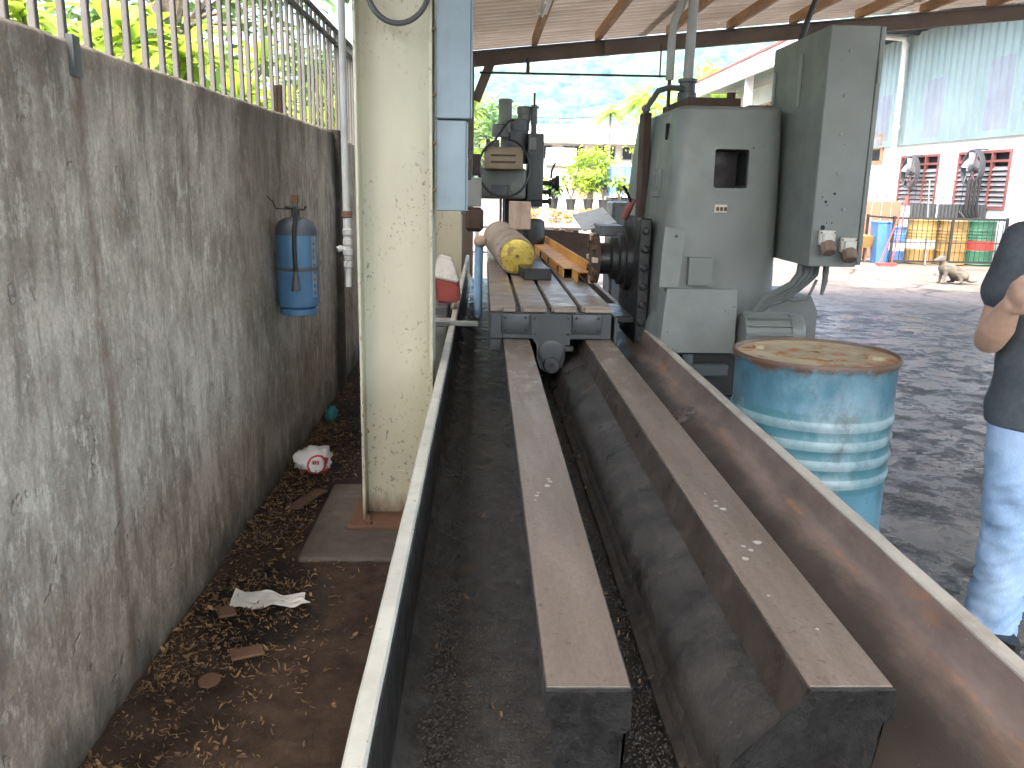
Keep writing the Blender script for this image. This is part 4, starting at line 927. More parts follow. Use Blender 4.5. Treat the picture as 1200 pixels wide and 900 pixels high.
def person():
    bx, by = 1.815, 2.55; t = thing('person', 'person in charcoal t-shirt and light blue jeans with forearm raised', 'person', (bx, by, 0))
    W = lambda x, y, z: (bx+x, by+y, z)
    sk = MB()
    trunk(sk, [(z, bx, by, rx, ry) for z, rx, ry in ((.80, .14, .10), (.90, .155, .11), (1.0, .15, .105), (1.1, .155, .105), (1.2, .165, .105), (1.3, .165, .095), (1.355, .13, .08), (1.395, .062, .06), (1.46, .056, .056))])
    sk.ell(W(0, -.01, 1.55), (.073, .092, .108), 20); sk.ell(W(0, -.055, 1.495), (.05, .05, .048), 14)     # skull, jaw
    sk.ell(W(0, -.108, 1.535), (.013, .02, .022), 10); sk.ell(W(0, -.098, 1.488), (.026, .012, .009), 10)   # nose, lips
    for s in (-1, 1):
        sk.ell(W(s*.074, .0, 1.54), (.012, .02, .03), 10); sk.ell(W(s*.03, -.088, 1.575), (.026, .014, .008), 10)
    ARM = {-1: [(-.185, 0, 1.325), (-.235, .02, 1.03), (-.285, -.135, 1.15)], 1: [(.185, 0, 1.325), (.25, -.02, 1.04), (.10, -.23, 1.15)]}
    for s, (a, b, c) in ARM.items():
        limb(sk, [W(*a), W(*b)], [.054, .046]); limb(sk, [W(*b), W(*[b[i]*.6+c[i]*.4 for i in range(3)]), W(*c)], [.047, .050, .030])
        d = Vector(c)-Vector(b); hand(sk, W(*c), d, (-s*.9, -.1, .35))
    LEG = {-1: [(-.095, 0, .86), (-.10, -.03, .47), (-.085, .02, .09)], 1: [(.095, 0, .86), (.12, -.03, .47), (.15, .02, .09)]}
    for s, (a, b, c) in LEG.items(): limb(sk, [W(*a), W(*b), W(*c)], [.085, .055, .04]); 
    body = remesh('body', sk, SKIN, t, .007, 4)
    # shirt
    sh = MB()
    trunk(sh, [(z, bx, by, rx, ry) for z, rx, ry in ((.755, .212, .155), (.82, .210, .152), (.92, .205, .145), (1.02, .198, .138), (1.12, .196, .13), (1.22, .198, .125), (1.30, .192, .115), (1.345, .165, .10), (1.385, .10, .082), (1.40, .07, .07))], 32)
    for s, (a, b, c) in ARM.items():
        A, B = Vector(W(*a)), Vector(W(*b)); limb(sh, [A, A.lerp(B, .30), A.lerp(B, .52)], [.066, .068, .072])
    so_ = remesh('t_shirt', sh, SHIRT, t, .010, 8)
    for v in so_.data.vertices:
        p = v.co+Vector((bx, by, 0)); v.co += v.normal*min(1, max(0, (p.z-.765)*20))*(.012*mnoise.noise((p.x*5+p.z*3, p.y*5, p.z*9))+.006*mnoise.noise((p.x*14, p.y*10, p.z*16)))
    # jeans
    jn = MB()
    trunk(jn, [(z, bx, by, rx, ry) for z, rx, ry in ((.74, .185, .125), (.80, .185, .13), (.88, .18, .128), (.95, .17, .12))], 28)
    for s, (a, b, c) in LEG.items():
        a2 = (a[0], a[1], .80); limb(jn, [W(*a2), W(b[0], b[1], .62), W(*b), W(*[b[i]*.5+c[i]*.5 for i in range(3)]), W(c[0], c[1], .10), W(c[0], c[1], .025)], [.108, .102, .088, .082, .082, .078], 20)
    jo = remesh('jeans', jn, DENIM, t, .010, 6)
    for v in jo.data.vertices:
        p = v.co+Vector((bx, by, 0)); k = (.5+1.2*max(0, .45-p.z)+.7*max(0, 1-abs(p.z-.5)*6))*min(1, max(0, (.76-p.z)*9))*min(1, max(.15, p.z*9))
        v.co += v.normal*k*(.016*mnoise.noise((p.x*6, p.y*6, p.z*15+p.x*11))+.010*(1-2*abs(mnoise.noise((p.x*9, p.y*9, p.z*22-p.x*14)))))
    for s, (a, b, c) in LEG.items():
        f = MB(); X, Yc = c[0], c[1]
        f.loft([[W(X+.040*cos(q)*(.8+.2*k2), Yc-.03+.12*sin(q), z) for q in [2*pi*i/18 for i in range(18)]] for k2, z in ((1, .002), (1.05, .02), (1, .035), (.7, .055))]); f.build('shoe', BLACK, t)
    h = MB(); h.ell(W(0, .008, 1.575), (.080, .096, .098), 20); ho = h.build('hair', HAIR, t)
    bm = bmesh.new(); bm.from_mesh(ho.data)
    bmesh.ops.delete(bm, geom=[v for v in bm.verts if v.co.z < 1.55 and v.co.y < .02 or v.co.z < 1.50 or (v.co.y < -.06 and v.co.z < 1.60)], context='VERTS'); bm.to_mesh(ho.data); bm.free()
    for s in (-1, 1): MB().ell(W(s*.029, -.092, 1.555), (.011, .008, .007), 10).build('eye', DARKIN, body)
person()
# ------------------------------------------------------------------ dog
def dog():
    bx, by = 7.72, 13.95; t = thing('dog', 'pale grey dog resting on the yard ground with head raised', 'dog', (bx, by, 0))
    W = lambda x, y, z: (bx+x, by+y, z)
    b = MB()
    limb(b, [W(-.07, 0, .27), W(.0, 0, .25), W(.10, 0, .20), W(.19, 0, .14)], [.10, .11, .11, .12])
    limb(b, [W(-.08, 0, .29), W(-.11, 0, .36), W(-.135, -.01, .41)], [.07, .055, .05])
    b.ell(W(-.15, -.015, .43), (.072, .06, .062), 12); limb(b, [W(-.19, -.02, .42), W(-.25, -.03, .405)], [.042, .027])
    for s in (-1, 1):
        b.loft([[W(-.125+.022*cos(q), s*.035+.010*sin(q), .455) for q in [2*pi*i/8 for i in range(8)]], [W(-.105+.006*cos(q), s*.055+.006*sin(q), .545) for q in [2*pi*i/8 for i in range(8)]]])
        limb(b, [W(-.09, s*.06, .26), W(-.085, s*.065, .14), W(-.105, s*.065, .02)], [.045, .026, .022]); limb(b, [W(-.105, s*.065, .022), W(-.135, s*.065, .016)], [.022, .018])
        limb(b, [W(.19, s*.07, .13), W(.09, s*.10, .19 if s < 0 else .13), W(.14, s*.11, .05)], [.07, .05, .03]); limb(b, [W(.14, s*.11, .03), W(.05, s*.11, .018)], [.024, .018])
    limb(b, [W(.27, 0, .08), W(.34, -.02, .05), W(.42, -.03, .05)], [.045, .04, .025])
    n = N('pale_grey_dog_fur'); c = n.mix(n.step(n.noise(9, 5, .6), .4, .62), (.105, .09, .072), (.05, .043, .036)); c = n.mix(n.step(n.axis(2), .05, .2, .5, 0), c, (.15, .132, .105))
    o = remesh('body', b, n.out(c, .9, 0., n.bump(n.noise(90, 4, .6), .5, .01)), t, .009, 5)
    t.scale = (1.1, 1, .92)
    MB().ell(W(-.255, -.032, .41), (.010, .012, .010), 8).build('nose', BLACK, t)
    for s in (-1, 1): MB().ell(W(-.19, -.018+s*.03, .435), (.007, .006, .007), 8).build('eye', BLACK, t)
dog()
# pale dried tyre track on the yard
mb = MB(); random.seed(2)
for i in range(30):
    y = 4.25+.055*i; x = 2.62-.03*i+.0
    for dx in (0, .085):
        if random.random() < .8: mb.quad((x+dx, y, .014), (x+dx+.05, y+.004, .014), (x+dx+.055, y+.022, .014), (x+dx+.004, y+.02, .014))
tag(mb.build('tyre_track', paint('dried_pale_mud', (.40, .38, .34), (.2, .18, .16), .8, .6, 12), recalc=False), kind='stuff', label='pale dried tread marks printed across the dark yard', cat='tyre track')

# ------------------------------------------------------------------ workshop building on the right
XB = 11.0
def workshop():
    t = thing('workshop_building', 'white walled workshop clad above in pale teal corrugated sheet', 'building', (12, 21, 0))
    wins = [(20.95, 22.9), (18.05, 20.1)]
    ZC = 2.74
    # wall with window openings, built as piers and bands
    ys = [12., 18.05, 20.1, 20.95, 22.9, 30.]
    for a, b in ((12., 18.05), (20.1, 20.95), (22.9, 30.)): MB().box(XB, XB+.2, a, b, 0, ZC).build('wall', WHITE, t)
    for a, b in wins:
        MB().box(XB, XB+.2, a, b, 0, 1.12).build('wall', WHITE, t); MB().box(XB, XB+.2, a, b, 2.38, ZC).build('wall', WHITE, t)
    random.seed(5)
    # cladding panels, ribbed
    y = 12.0
    while y < 30:
        mb = MB(); ring = []
        for k in range(3):
            yy = y+.3*k
            ring += [(XB-.03, yy), (XB-.03, yy+.225), (XB-.075, yy+.245), (XB-.075, yy+.28)]
        ring.append((XB-.03, y+.895))
        mb.loft([[(x, q, z) for x, q in ring] for z in (ZC-.06, 5.38)], closed=False)
        mb.build('cladding_panel', CLAD, t, ang=.3); y += .9
    for a, b, z0, z1 in ((20.72, 21.6, 2.78, 4.15), (18.15, 19.0, 2.80, 4.3), (23.4, 24.2, 2.8, 4.0), (16.0, 16.9, 2.8, 4.3)):
        a = 12+.9*round((a-12)/.9); ring = []
        for k in range(3):
            yy = a+.3*k; ring += [(XB-.034, yy), (XB-.034, yy+.222), (XB-.079, yy+.242), (XB-.079, yy+.283)]
        ring.append((XB-.034, a+.895)); mb = MB(); mb.loft([[(x, q, z) for x, q in ring] for z in (z0, z1)], closed=False)
        mb.build('skylight_sheet', CLADL, t)
    MB().box(XB-.085, XB+.02, 12, 30, ZC-.10, ZC-.065).build('drip_flashing', CLAD, t)
    MB().box(XB-1.0, XB+3, 11.5, 30.2, 5.42, 5.50).build('roof_slab', DKGREY, t); MB().box(XB-1.06, XB-1.005, 11.5, 30.2, 5.36, 5.56).build('gutter', BEAMM, t)
    for yy in (13.5, 16.5, 19.5, 22.5, 25.5): MB().box(XB-.95, XB-.1, yy, yy+.08, 5.30, 5.415).build('eave_bracket', DKGREY, t)
    MB().box(XB+.25, XB+.3, 12, 30, 0, 5.4).build('inner_lining', DARKIN, t)
    # windows
    sl0 = None
    for a, b in wins:
        f = MB(); z0, z1 = 1.12, 2.38; w_ = .06
        f.box(XB-.03, XB+.05, a+.002, b-.002, z1-w_, z1-.002); f.box(XB-.03, XB+.05, a+.002, b-.002, z0+.002, z0+w_)
        f.box(XB-.03, XB+.05, a+.002, a+w_, z0+w_, z1-w_); f.box(XB-.03, XB+.05, b-w_, b-.002, z0+w_, z1-w_)
        n = 3; st = (b-a)/n
        for i in (1, 2): f.box(XB-.03, XB+.05, a+st*i-.03, a+st*i+.03, z0+w_, z1-w_)
        f.box(XB-.028, XB+.045, a+w_, b-w_, z1-.26, z1-.21)
        fo = f.build('window', REDF, t)
        for i in range(n):
            for j in range(8):
                ya, yb, z = a+st*i+.07, a+st*(i+1)-.04, z0+.11+.108*j
                if sl0 is None:
                    q = MB(); q.box(-.05, .05, 0, 1, -.006, .006, M=Matrix.Rotation(-.9, 4, 'Y')); sl0 = q.build('louvre', LOUV, fo); sl0.location = Vector((XB+.01, ya, z))-rootloc(fo); sl0.data.transform(Matrix.Translation(rootloc(fo)))
                    sl0.scale = (1, yb-ya, 1)
                else:
                    o = inst(sl0, fo, Vector((XB+.01, ya, z))-rootloc(fo)); o.scale = (1, yb-ya, 1)
        MB().box(XB+.10, XB+.11, a, b, z0, z1).build('window_back', DARKIN, fo)
    # downpipe
    dp = MB(); dp.tube([(XB-.9, 23.0, 5.33), (XB-.45, 23.0, 5.31), (XB-.25, 23.0, 5.28), (XB-.2, 23.0, 5.15), (XB-.2, 23.0, 2.9), (XB-.2, 23.0, 0)], .075, 12); d = dp.build('downpipe', WHITE, t)
    for z in (3.1, 5.1): MB().cyl((XB-.2, 23.0, z-.06), (XB-.2, 23.0, z+.06), .095, seg=14).build('pipe_collar', WHITE, d)
    # timber window left of the pipe
    w2 = MB().box(XB-.06, XB+.01, 24.0, 25.2, 2.2, 3.0).build('window', WOOD, t); MB().box(XB-.075, XB-.061, 24.1, 25.1, 2.3, 2.6).build('pane', DARKIN, w2); MB().box(XB-.075, XB-.061, 24.1, 25.1, 2.65, 2.92).build('pane', LOUV, w2)
workshop()
def fan(y, z, label):
    t = thing('exhaust_fan', label, 'fan', (XB-.3, y, z-.4), 'big fans on the workshop windows'); x = XB-.30
    FM = DKGREY
    MB().lathe([(.37, -.06), (.40, -.05), (.40, .05), (.37, .06), (.365, 0), (.37, -.06)], (x, y, z), (1, 0, 0), 36, cap=False).build('ring', FM, t)
    MB().lathe([(.05, -.06), (.085, -.04), (.085, .12), (.06, .14)], (x-.03, y, z), (1, 0, 0), 20).build('hub', DKGREY, t)
    for i in range(5):
        a = 2*pi*i/5+.4; mb = MB()
        def f(u, v): 
            r = .09+.25*u; wd = (.05+.10*u)*(v-.5)*2; aa = a+wd/max(r, .1)*.75
            return (x-.03+.05*(v-.5)*2, y+r*cos(aa), z+r*sin(aa))
        mb.grid(f, 5, 4); mb.build('blade', LOUV, t, ang=3)
    for a in (.3, 1.87, 3.44, 5.0): MB().cyl((x, y+.09*cos(a), z+.09*sin(a)), (x, y+.38*cos(a), z+.38*sin(a)), .010, seg=6).build('strut', FM, t)
    MB().cyl((x, y, z-.4), (XB-.01, y, z-.45), .015, seg=6).build('wall_arm', FM, t); MB().cyl((x, y, z+.4), (XB-.01, y, z+.4), .015, seg=6).build('wall_arm', FM, t)
fan(21.75, 1.95, 'grey five blade fan on the louvred window nearer the white downpipe'); fan(18.95, 2.0, 'grey five blade fan on the louvred window above the green drum')
def yardstuff():
    c = thing('steel_cage', 'black steel bar cage holding coloured drums by the workshop', 'cage', (9.5, 17.8, 0))
    mb = MB()
    for z in (.05, .92): MB().box(8.33, 10.72, 17.38, 17.42, z, z+.045).build('frame_rail', BLACK, c)
    for x in (8.33, 9.55, 10.68): MB().box(x, x+.045, 17.375, 17.425, 0, .98).build('frame_post', BLACK, c)
    b0 = None
    for i in range(22):
        x = 8.43+.105*i
        if b0 is None: b0 = MB().cyl((x, 17.40, .09), (x, 17.40, .92), .008, seg=6).build('cage_bar', BLACK, c)
        else: inst(b0, c, (.105*i, 0, 0))
    MB().box(8.33, 8.375, 17.43, 18.6, .92, .96).build('frame_rail', BLACK, c); MB().box(8.33, 8.375, 18.6, 18.65, 0, .98).build('frame_post', BLACK, c)
    MB().box(8.35, 10.7, 17.39, 17.41, .45, .47).build('frame_rail', BLACK, c)
    drum(YEL, YEL, (9.25, 18.0, 0), 'faded yellow oil drum with pale base inside the cage', .29, .9, SOCK)
    drum(YEL, LID, (9.82, 17.8, 0), 'plain yellow oil drum between pale based drum and green drum', .29, .9)
    drum(GREEN, GREEN, (10.42, 17.85, 0), 'green oil drum with a red band inside the cage', .30, .9, REDP)
    drum(BLUEP, BLUEP, (8.72, 18.1, 0), 'dark blue drum with pale label at the cage corner', .23, .75, SOCK)
    o = thing('orange_panel', 'orange ribbed sheet leaning behind the steel cage', 'panel', (8.9, 19.2, 0))
    for i in range(5): MB().box(8.25+.22*i, 8.455+.22*i, 19.2, 19.23, 0, 1.25, .01).build('sheet_rib', paint('orange_sheet%d' % i, (.26, .105, .065), (.17, .1, .075), .6, .5, 3), o)
    g = thing('grey_sheets', 'grey corrugated sheets standing behind the yellow drums', 'sheet metal', (10.1, 19.0, 0))
    for i in range(3):
        mb = MB(); x0 = 9.3+.62*i
        mb.loft([[(x0+.02*k, 18.7+.10*i*0+.02*cos(k*pi/2), z) for k in range(30)] for z in (0, 1.22)], closed=False); mb.build('sheet', TABLEG if i < 2 else DKGREY, g)
    rl = thing('wire_railing', 'thin rusty railing standing above the grey sheets', 'railing', (9.9, 19.3, 0))
    for z in (1.35, 1.72): MB().cyl((8.7, 19.5, z), (10.85, 19.5, z), .009, seg=6).build('rail', RUSTDK, rl)
    r0 = None
    for i in range(11):
        if r0 is None: r0 = MB().cyl((8.7, 19.5, 0), (8.7, 19.5, 1.72), .006, seg=6).build('baluster', RUSTDK, rl)
        else: inst(r0, rl, (.215*i, 0, 0))
    for (xa, xb, zb, lab) in ((9.0, 9.75, 1.75, 'grey steel pole leaning over the yellow drum cage'), (10.75, 10.35, 1.2, 'thin brown pole leaning by the green drum')):
        MB().cyl((xa, 17.2, 0), (xb, 18.9, zb), .018, seg=8).build('leaning_pole', DKGREY, label=lab, cat='pole')
    hs = thing('hanging_hose', 'black hose bundle hanging in front of the fan window', 'hose', (10.4, 18.6, .9))
    for i in range(4): MB().tube([(10.35+.08*i, 18.4, 1.75), (10.33+.08*i, 18.38, 1.4), (10.36+.07*i, 18.4, 1.0+.05*i), (10.42+.07*i, 18.4, .95)], .03, 8).build('hose_strand', BLACK, hs)
    wb = thing('yellow_barrow', 'yellow wheelbarrow tub on rusty legs beside the orange panel', 'wheelbarrow', (7.9, 18.2, 0))
    MB().loft([[(7.75, 17.9, .30), (8.15, 17.9, .30), (8.15, 18.3, .30), (7.75, 18.3, .30)], [(7.62, 17.8, .55), (8.25, 17.8, .55), (8.25, 18.5, .55), (7.62, 18.5, .55)]]).build('tub', YEL, wb)
    for x in (7.78, 8.1): MB().cyl((x, 18.0, 0), (x, 18.0, .30), .02, seg=8).build('leg', RUST, wb)
    MB().lathe([(.15, -.03), (.16, 0), (.15, .03)], (7.95, 18.5, .15), (1, 0, 0), 18).build('wheel', BLACK, wb)
    ld = thing('red_stand', 'red steel trestle leaning beside the blue drum', 'trestle', (8.2, 17.2, 0))
    MB().cyl((8.0, 17.1, 0), (8.5, 17.3, 1.35), .013, seg=8).build('leg', REDP, ld); MB().cyl((8.25, 17.1, 0), (8.52, 17.3, 1.35), .013, seg=8).build('leg', REDP, ld); MB().box(7.95, 8.35, 17.05, 17.15, .01, .06, .005).build('foot', REDP, ld)
    bs = thing('blue_bin', 'blue plastic bin standing behind the red trestle', 'bin', (8.15, 17.9, 0)); MB().loft([[(8.2, 17.7, 0), (8.42, 17.7, 0), (8.42, 17.95, 0), (8.2, 17.95, 0)], [(8.15, 17.65, .82), (8.45, 17.65, .82), (8.45, 18.0, .82), (8.15, 18.0, .82)]]).build('bin_body', BLUEP, bs); MB().box(8.14, 8.46, 17.64, 18.01, .822, .86, .01).build('bin_lid', BLUEP, bs)
yardstuff()
def annex():
    t = thing('annex_building', 'pale annex with white fascia and red roof edge beyond the cabinet', 'building', (14, 37, 0))
    MB().box(XB+1.6, XB+1.8, 33, 46, 0, 6.0).build('wall', paint('beige_wall', (.58, .53, .46), (.35, .3, .25), .8, .4, 1), t)
    MB().box(XB, XB+.15, 30.5, 47, 6.05, 6.75).build('fascia', WHITE, t); MB().box(XB-.06, XB+.2, 30.5, 47, 6.755, 6.84).build('roof_edge', REDF, t)
    MB().box(XB+.16, XB+4, 30.5, 47, 6.3, 6.4).build('roof_slab', DKGREY, t)
    for y in (34, 36.5, 39): w_ = MB().box(XB+1.52, XB+1.595, y, y+1.4, 3.6, 5.2).build('window', WOOD, t); MB().box(XB+1.50, XB+1.519, y+.1, y+1.3, 3.7, 5.1).build('pane', DARKIN, w_)
    for y in (31, 38.5, 46): MB().box(XB+.3, XB+.6, y, y+.3, 0, 6.3).build('post', WHITE, t)
annex()

# ------------------------------------------------------------------ vegetation
LF_A = m_leaf('bright_yellow_green_leaf', (.20, .32, .035), (.36, .46, .06), .5)
LF_B = m_leaf('mid_green_leaf', (.05, .12, .025), (.13, .22, .04), .35)
LF_C = m_leaf('dry_twig_leaf', (.22, .17, .05), (.34, .28, .09), .4)
BARK = m_fine('grey_brown_bark', (.11, .085, .065), (.18, .145, .11), 12, .9, .5)
def strap_leaf(mb, p, d, l, wd, droop, n=4):
    d = Vector(d).normalized(); s = d.cross(Vector((0, 0, 1)))
    if s.length < .05: s = Vector((1, 0, 0))
    s.normalize(); V = []
    for i in range(n+1):
        u = i/n; q = Vector(p)+d*l*u+Vector((0, 0, -droop*u*u*l)); h = wd*sin(pi*min(.985, .08+u*.92))**.6
        V.append([mb.b.verts.new(q-s*h+Vector((0, 0, .25*h))), mb.b.verts.new(q), mb.b.verts.new(q+s*h+Vector((0, 0, .25*h)))])
    for i in range(n):
        for j in range(2): mb.b.faces.new((V[i][j], V[i+1][j], V[i+1][j+1], V[i][j+1]))
def rosette_shrub(x, y, z0, h, nr, label, seed, mt, group, spread=.6, ll=.36, wd=.042):
    random.seed(seed); t = thing('leafy_shrub', label, 'shrub', (x, y, z0), group)
    st, fo = MB(), MB()
    for i in range(nr):
        a = random.uniform(0, 6.3); r = spread*sqrt(random.random()); top = Vector((x+r*cos(a), y+r*sin(a), z0+h*random.uniform(.55, 1.0)))
        st.tube([(x+.1*cos(a), y+.1*sin(a), z0), ((x+top.x)/2+.05, (y+top.y)/2, (z0+top.z)/2+.1), top], [.022, .016, .010], 6)
        for k in range(random.randint(13, 19)):
            b = random.uniform(0, 6.3); e = random.uniform(-.25, 1.2)
            strap_leaf(fo, top-Vector((0, 0, random.uniform(0, .12))), (cos(b)*cos(e), sin(b)*cos(e), sin(e)), ll*random.uniform(.7, 1.2), wd*random.uniform(.8, 1.2), random.uniform(.15, .6))
    st.build('stem', BARK, t); fo.build('crown', mt, t, ang=3, recalc=False)
for i, (x, y, h, mt) in enumerate(((-2.0, 4.2, 2.25, LF_A), (-2.5, 5.4, 2.35, LF_A), (-2.1, 6.3, 2.15, LF_B), (-2.4, 7.6, 2.5, LF_A), (-1.9, 9.0, 2.3, LF_A), (-2.9, 3.6, 2.1, LF_B), (-2.2, 10.5, 2.5, LF_B), (-3.4, 6.6, 2.6, LF_A), (-3.2, 9.2, 2.7, LF_A))):
    rosette_shrub(x, y, 0, h, 17, 'tall yellow green strap leaved shrub growing behind the wall fence' if mt is LF_A else 'darker mid green strap leaved shrub growing behind the wall fence', 40+i, mt, 'shrubs behind the fence')
def tree(name, label, x, y, h, rx, rz, mt, n, ls, seed, trunk_r=.12, group=None, cz=None, clumps=40):
    random.seed(seed); t = thing(name, label, 'tree', (x, y, 0), group)
    cz = cz or h-rz; tk, fo = MB(), MB()
    tk.tube([(x, y, 0), (x+.1, y, cz*.5), (x+.05, y+.05, cz)], [trunk_r, trunk_r*.75, trunk_r*.45], 8)
    cl = []
    for i in range(clumps):
        v = Vector((random.gauss(0, 1), random.gauss(0, 1), random.gauss(0, 1))).normalized()*random.uniform(.35, 1)**.5
        c = Vector((x+v.x*rx, y+v.y*rx, cz+v.z*rz)); cl.append(c)
        if i % 3 == 0: tk.tube([(x+.05, y, cz*.75), ((x+c.x)/2, (y+c.y)/2, (cz*.8+c.z)/2), c], [trunk_r*.4, trunk_r*.25, trunk_r*.08], 5)
    for i in range(n):
        c = random.choice(cl); s = rx*.22; p = c+Vector((random.gauss(0, s), random.gauss(0, s), random.gauss(0, s*.75)))
        M = Matrix.Translation(p) @ Matrix.Rotation(random.uniform(0, 6.3), 4, 'Z') @ Matrix.Rotation(random.uniform(-1, 1), 4, 'X') @ Matrix.Rotation(random.uniform(-.8, .8), 4, 'Y'); l = ls*random.uniform(.6, 1.3)
        fo.b.faces.new([fo.b.verts.new(M @ Vector(q)) for q in ((-l, 0, 0), (0, -l*.42, .1*l), (l, 0, 0), (0, l*.42, .1*l))])
    tk.build('trunk', BARK, t); fo.build('crown', mt, t, ang=3, recalc=False)
tree('broadleaf_tree', 'dry yellowish tree with thin crown beyond the fence', -4.6, 5.5, 5.2, 1.9, 1.5, LF_C, 2600, .07, 61, .09)
tree('broadleaf_tree', 'dark green tree overhanging the fence beside the shed eave', -3.6, 10.5, 5.6, 1.7, 1.6, LF_B, 3500, .09, 62, .12)
def palm(x, y, h, n, l, label, seed, mt, fan_=False, tr_=.09):
    random.seed(seed); t = thing('palm_tree', label, 'palm', (x, y, 0)); tk, fo = MB(), MB()
    tk.tube([(x, y, 0), (x+.04*h*.2, y, h*.5), (x+.03*h*.2, y, h)], [tr_*1.2, tr_, tr_*.8], 8); top = Vector((x+.006*h, y, h))
    for i in range(n):
        a = 2*pi*i/n+random.uniform(-.2, .2); e = random.uniform(-.5, 1.2); d = Vector((cos(a)*cos(e), sin(a)*cos(e), sin(e)))
        pts = [top+d*l*u+Vector((0, 0, -.55*l*u*u)) for u in (0, .25, .5, .75, 1)]
        if fan_:
            c = top+d*l*.55
            tk.tube([top, c], .012, 5)
            s = d.cross(Vector((0, 0, 1))).normalized(); up = s.cross(d)
            for k in range(22):
                q = -1.9+3.8*k/21; strap_leaf(fo, c, d*cos(q)+s*sin(q)+up*.1, l*.55*(.75+.25*cos(q)), .018, .35, 3)
        else:
            fo.tube(pts, [.02, .016, .012, .008, .004], 4)
            for k in range(1, 34):
                u = k/34; p = top+d*l*u+Vector((0, 0, -.55*l*u*u)); s = d.cross(Vector((0, 0, 1))).normalized()
                for sg in (-1, 1): strap_leaf(fo, p, s*sg+d*.7+Vector((0, 0, -.35)), l*.26*sin(pi*(.12+.8*u)), .022*l*.5, .4, 2)
    tk.build('trunk', BARK, t); fo.build('crown', mt, t, ang=3, recalc=False)
palm(-.62, 17.0, 2.3, 16, 1.25, 'yellow green fan palm behind the far shed column', 70, LF_A, True)
palm(8.3, 47, 6.0, 24, 1.5, 'slender palm with thin pale trunk beside the leafy tree', 71, LF_A, False, .08)
palm(7.9, 56, 6.0, 20, 1.1, 'small palm rising above the white roofed house', 72, LF_A, False, .08)
tree('broadleaf_tree', 'round bright green tree beside the slender palm', 9.6, 44, 5.8, 2.1, 2.3, LF_A, 4200, .16, 73, .16)
tree('broadleaf_tree', 'bushy tree seen over the annex wall', 17, 62, 9, 4, 3.5, LF_A, 3500, .35, 75, .2)
tree('broadleaf_tree', 'low yellow green tree beside the grey tarpaulin heap', 5.0, 41, 3.0, 1.15, 1.0, LF_A, 3200, .10, 74, .1)
for i, (x, y, h) in enumerate(((-14, 40, 8), (-9, 55, 9), (20, 75, 10), (28, 70, 11), (-22, 62, 11), (0, 90, 9), (36, 95, 12))):
    tree('broadleaf_tree', 'leafy green tree standing far beyond the yard', x, y, h, 4.2, h*.42, LF_B if i % 2 else LF_A, 2200, .42, 80+i, .25, 'trees beyond the yard')
# potted plants on a ledge
ld = MB(); ld.box(.6, 7.2, 31.6, 32.7, -.02, .58, .02); ld.build('planter_ledge', CONC, label='low concrete ledge carrying the row of potted plants', cat='ledge')
POT = plain('black_plastic_pot', (.02, .02, .021), .5)
for i, x in enumerate((1.25, 1.9, 2.55, 3.2, 3.85, 4.4, 5.0, 5.6)):
    random.seed(100+i); t = thing('potted_plant', 'leafy green plant in a black pot on the concrete ledge', 'potted plant', (x, 32, .58), 'potted plants on the ledge')
    MB().lathe([(.13, 0), (.19, .36), (.205, .36), (.205, .40), (.18, .40), (.17, .33)], (x, 32, .582), seg=16).build('pot', POT, t)
    st, fo = MB(), MB(); h = random.uniform(.55, 1.05)
    for k in range(9):
        a = random.uniform(0, 6.3); r = random.uniform(.05, .4); top = Vector((x+r*cos(a), 32+r*sin(a), .95+h*random.uniform(.5, 1)))
        st.tube([(x, 32, .93), ((x*.4+top.x*.6), 32, .93+h*.4), top], [.018, .013, .008], 5)
        for q in range(12):
            b = random.uniform(0, 6.3); e = random.uniform(-.3, 1.1); strap_leaf(fo, top-Vector((0, 0, random.uniform(0, .3))), (cos(b)*cos(e), sin(b)*cos(e), sin(e)), .34*random.uniform(.7, 1.2), .055, .5, 3)
    st.build('stem', BARK, t); fo.build('foliage', (LF_A, LF_A, LF_B)[i % 3], t, ang=3, recalc=False)
LF_R = m_leaf('red_yellow_flower_leaf', (.30, .36, .05), (.55, .16, .09), .35)
for i, x in enumerate((1.6, 2.7, 3.8, 4.9)):
    random.seed(130+i); t = thing('flowering_bush', 'low flowering bush with reddish blooms below the ledge', 'bush', (x, 30.6, 0), 'flowering bushes below the ledge')
    st, fo = MB(), MB()
    for k in range(60):
        a = random.uniform(0, 6.3); r = .5*sqrt(random.random()); p = Vector((x+r*cos(a), 30.6+r*sin(a), random.uniform(.15, .65)))
        if k % 6 == 0: st.tube([(x, 30.6, 0), p], [.015, .006], 4)
        for q in range(5):
            b = random.uniform(0, 6.3); strap_leaf(fo, p, (cos(b), sin(b), random.uniform(-.2, .8)), .14, .04, .4, 2)
    st.build('stem', BARK, t); fo.build('foliage', LF_R, t, ang=3, recalc=False)

